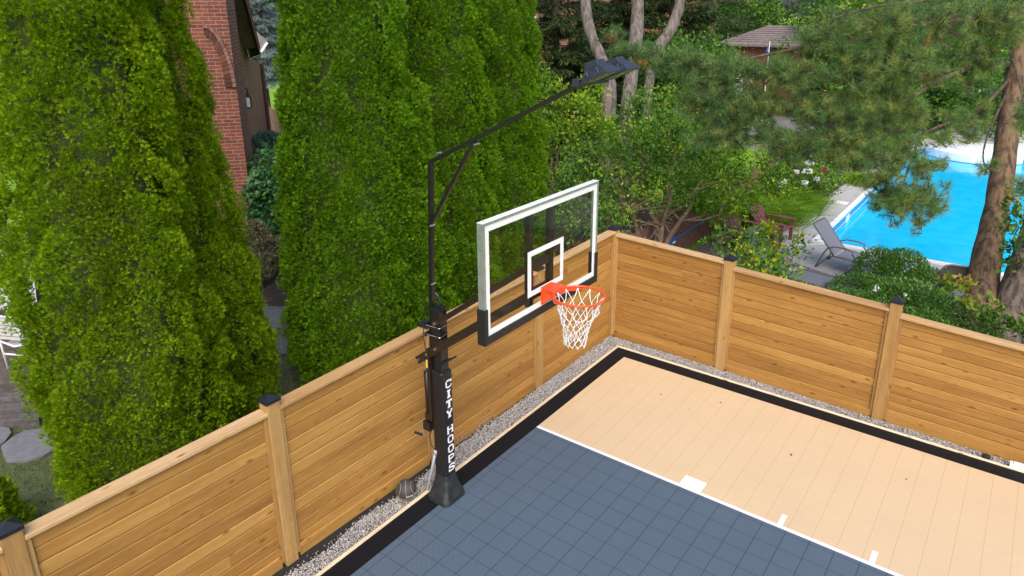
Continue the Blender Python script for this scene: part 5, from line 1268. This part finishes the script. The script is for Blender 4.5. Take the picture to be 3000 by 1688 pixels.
# red picket fence of the neighbour
e = empty('picket_fence', (-1.2, 2.6, GZ), R(90), 'dark red picket fence running back from the corner beside the garden chairs', 'fence')
m = MB(); x = 0
rs = random.Random(2)
while x < 10.4:
    h_ = 1.14+rs.uniform(-.015, .015); m.box((x, -.012, .03), (x+.088, .012, h_)); x += .105
m.build('pickets', M['redwood'], e)
m = MB(); m.box((0, .013, .25), (10.4, .05, .34)); m.box((0, .013, .88), (10.4, .05, .97)); m.build('rail', M['redwood'], e)
for k in range(5): m = MB(); m.box((k*2.5, .05, 0), (k*2.5+.09, .14, 1.22)); m.build('post', M['redwood'], e)
# pool skimmer net and pole hung on the picket fence
sA, sB = at(1968, 706, x=-1.08), at(2110, 618, x=-1.08)
e = empty('pool_net', sA, 0, 'blue leaf skimmer net and blue pole hung on the red picket fence', 'pool net')
m = MB(); m.tube([(0, 0, 0), sB-sA], .018, 8); m.build('pole', M['bluep'], e)
m = MB(); m.hexa([(.02, -.20, -.32), (.02, .06, -.32), (.03, .06, -.32), (.03, -.20, -.32), (.02, -.10, .13), (.02, .08, .13), (.03, .08, .13), (.03, -.10, .13)]); m.build('net', M['bluep'], e)
m = MB(); m.tube([(.03, -.02, -.05), (.06, .06, -.02)], .02, 8); m.build('bracket', M['whiteplastic'], e)

# cabin with hip roof beyond the lawn
gA, gB, gT = at(2095, 125, d=38), at(2290, 134, d=36), at(2262, 72, d=39.5)
e = empty('cabin', (gB.x, gB.y, GZ), math.atan2(gB.y-gA.y, gB.x-gA.x), 'dark red cabin with brown shingled hip roof beyond the lawn', 'cabin')
EI = (Matrix.Translation(e.location) @ Matrix.Rotation(e.rotation_euler[2], 4, 'Z')).inverted()
a_, b_, t_ = EI @ gA, EI @ gB, EI @ gT; ez = (a_.z+b_.z)/2; wd = b_.x-a_.x
m = MB(); dp = 3.6; ov = 0.0
x0g, x1g = a_.x, b_.x+1.2; tz = t_.z
m.add([(x0g, 0, ez), (x1g, 0, ez), (x1g, dp, ez), (x0g, dp, ez), (x0g+wd*.45+.6, dp/2, tz), (x1g-wd*.35, dp/2, tz), (x0g, 0, ez-.12), (x1g, 0, ez-.12), (x1g, dp, ez-.12), (x0g, dp, ez-.12)],
      [(0, 1, 5, 4), (1, 2, 5), (2, 3, 4, 5), (3, 0, 4), (0, 6, 7, 1), (1, 7, 8, 2), (2, 8, 9, 3), (3, 9, 6, 0), (6, 9, 8, 7)])
rf2 = m.build('roof', M['shingle'], e)
m = MB()
for k in range(1, 9):
    f = k/9; zz2 = ez+(tz-ez)*f+.012; yy2 = dp/2*f-.01; m.box((x0g+(wd*.45+.6)*f, yy2-.02, zz2), (x1g-(wd*.35)*f, yy2, zz2+.012))
m.build('shingle_courses', M['soffit'], rf2)
m = MB(); m.box((x0g+.4, .4, 0), (x1g-.4, dp-.4, ez-.12)); m.build('wall', M['cabin'], e)
m = MB(); m.box((x0g+1.2, .36, .9), (x0g+2.2, .398, 2.2)); m.build('window', M['whiteplastic'], e)
fp = at(2170, 205, d=30); e = empty('beach_towel', fp, 0, 'red and white striped towel hanging by the cabin lawn', 'towel')
m = MB(); m.box((-.18, -.01, -.32), (.18, .01, .32)); m.build('cloth', M['orangep' if 0 else 'cabin'], e)
m = MB(); m.box((-.06, -.014, -.30), (.04, -.0105, .30)); m.build('stripe', M['white'], e)
m = MB(); m.tube([(-.22, 0, .34), (.22, 0, .34)], .012, 6); m.tube([(-.2, 0, .34), (-.2, 0, -fp.z+GZ+.02)], .015, 6); m.tube([(.2, 0, .34), (.2, 0, -fp.z+GZ+.02)], .015, 6); m.build('rack', M['frameg'], e)
fp = at(2254, 138, d=34); e = empty('flag', fp, 0, 'small blue and white flag in front of the cabin wall', 'flag')
m = MB(); m.tube([(0, 0, .28), (0, 0, -fp.z+GZ)], .02, 6); m.build('pole', M['white'], e)
m = MB(); m.prism([(.0, 0, .2), (-.16, 0, -.22), (.0, 0, -.22)], (0, .01, 0)); m.build('cloth', M['bluep'], e)
up_ = at(2385, 320, d=31); e = empty('patio_umbrella', (up_.x, up_.y, GZ), 0, 'faded orange patio umbrella glimpsed through the pine boughs', 'umbrella')
m = MB(); hz = up_.z-GZ; m.lathe([(.75, hz-.1), (.4, hz+.05), (.001, hz+.18)], (0, 0, 0), 8); m.build('canopy', M['orangep'], e)
m = MB(); m.tube([(0, 0, 0), (0, 0, hz+.15)], .025, 8); m.build('pole', M['white'], e)
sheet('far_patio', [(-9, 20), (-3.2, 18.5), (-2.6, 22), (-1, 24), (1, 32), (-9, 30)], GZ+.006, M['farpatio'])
# far brick building behind the spruces
c_ = at(1600, 120, d=42); e = empty('brown_brick_house', (c_.x, c_.y, GZ), R(36), 'brown brick house wall glimpsed behind the dark spruces', 'house')
m = MB(); m.box((-7, 0, 0), (9, 6, 7.5)); m.build('wall', M['brownbrick'], e)
m = MB(); m.prism([(-7.4, -.4, 7.5), (-7.4, 6.4, 7.5), (-7.4, 3, 10)], (16.8, 0, 0)); m.build('roof', M['shingle'], e)
m = MB(); m.box((-2, -.03, 3.6), (-.6, -.005, 5.0)); m.build('window', M['whiteplastic'], e)
# leaf litter on the court
for i, (u, v, lb) in enumerate(((2318, 1333, 'largest dried leaf on the tan court'), (2655, 1405, 'dried leaf on the tan court nearest the right edge'), (1936, 1156, 'dried leaf near the backmost corner of the tan court'), (2387, 1258, 'dried leaf halfway along the tan court near the border'), (2020, 1201, 'dried leaf in front of the back border'), (2111, 1180, 'dried leaf close to the black border'))):
    p = at(u, v, z=.002); s = .017 if i else .03; m = MB(); a2_ = random.uniform(0, 6)
    m.add([p+Vector((math.cos(a2_)*s, math.sin(a2_)*s, .004)), p+Vector((-math.sin(a2_)*s*.5, math.cos(a2_)*s*.5, .010)), p-Vector((math.cos(a2_)*s, math.sin(a2_)*s, -.004)), p+Vector((math.sin(a2_)*s*.5, -math.cos(a2_)*s*.5, .001))], [(0, 1, 2, 3)])
    tag(m.build('dry_leaf', M['dead']), lb, 'leaf', 'dried leaves lying on the court')
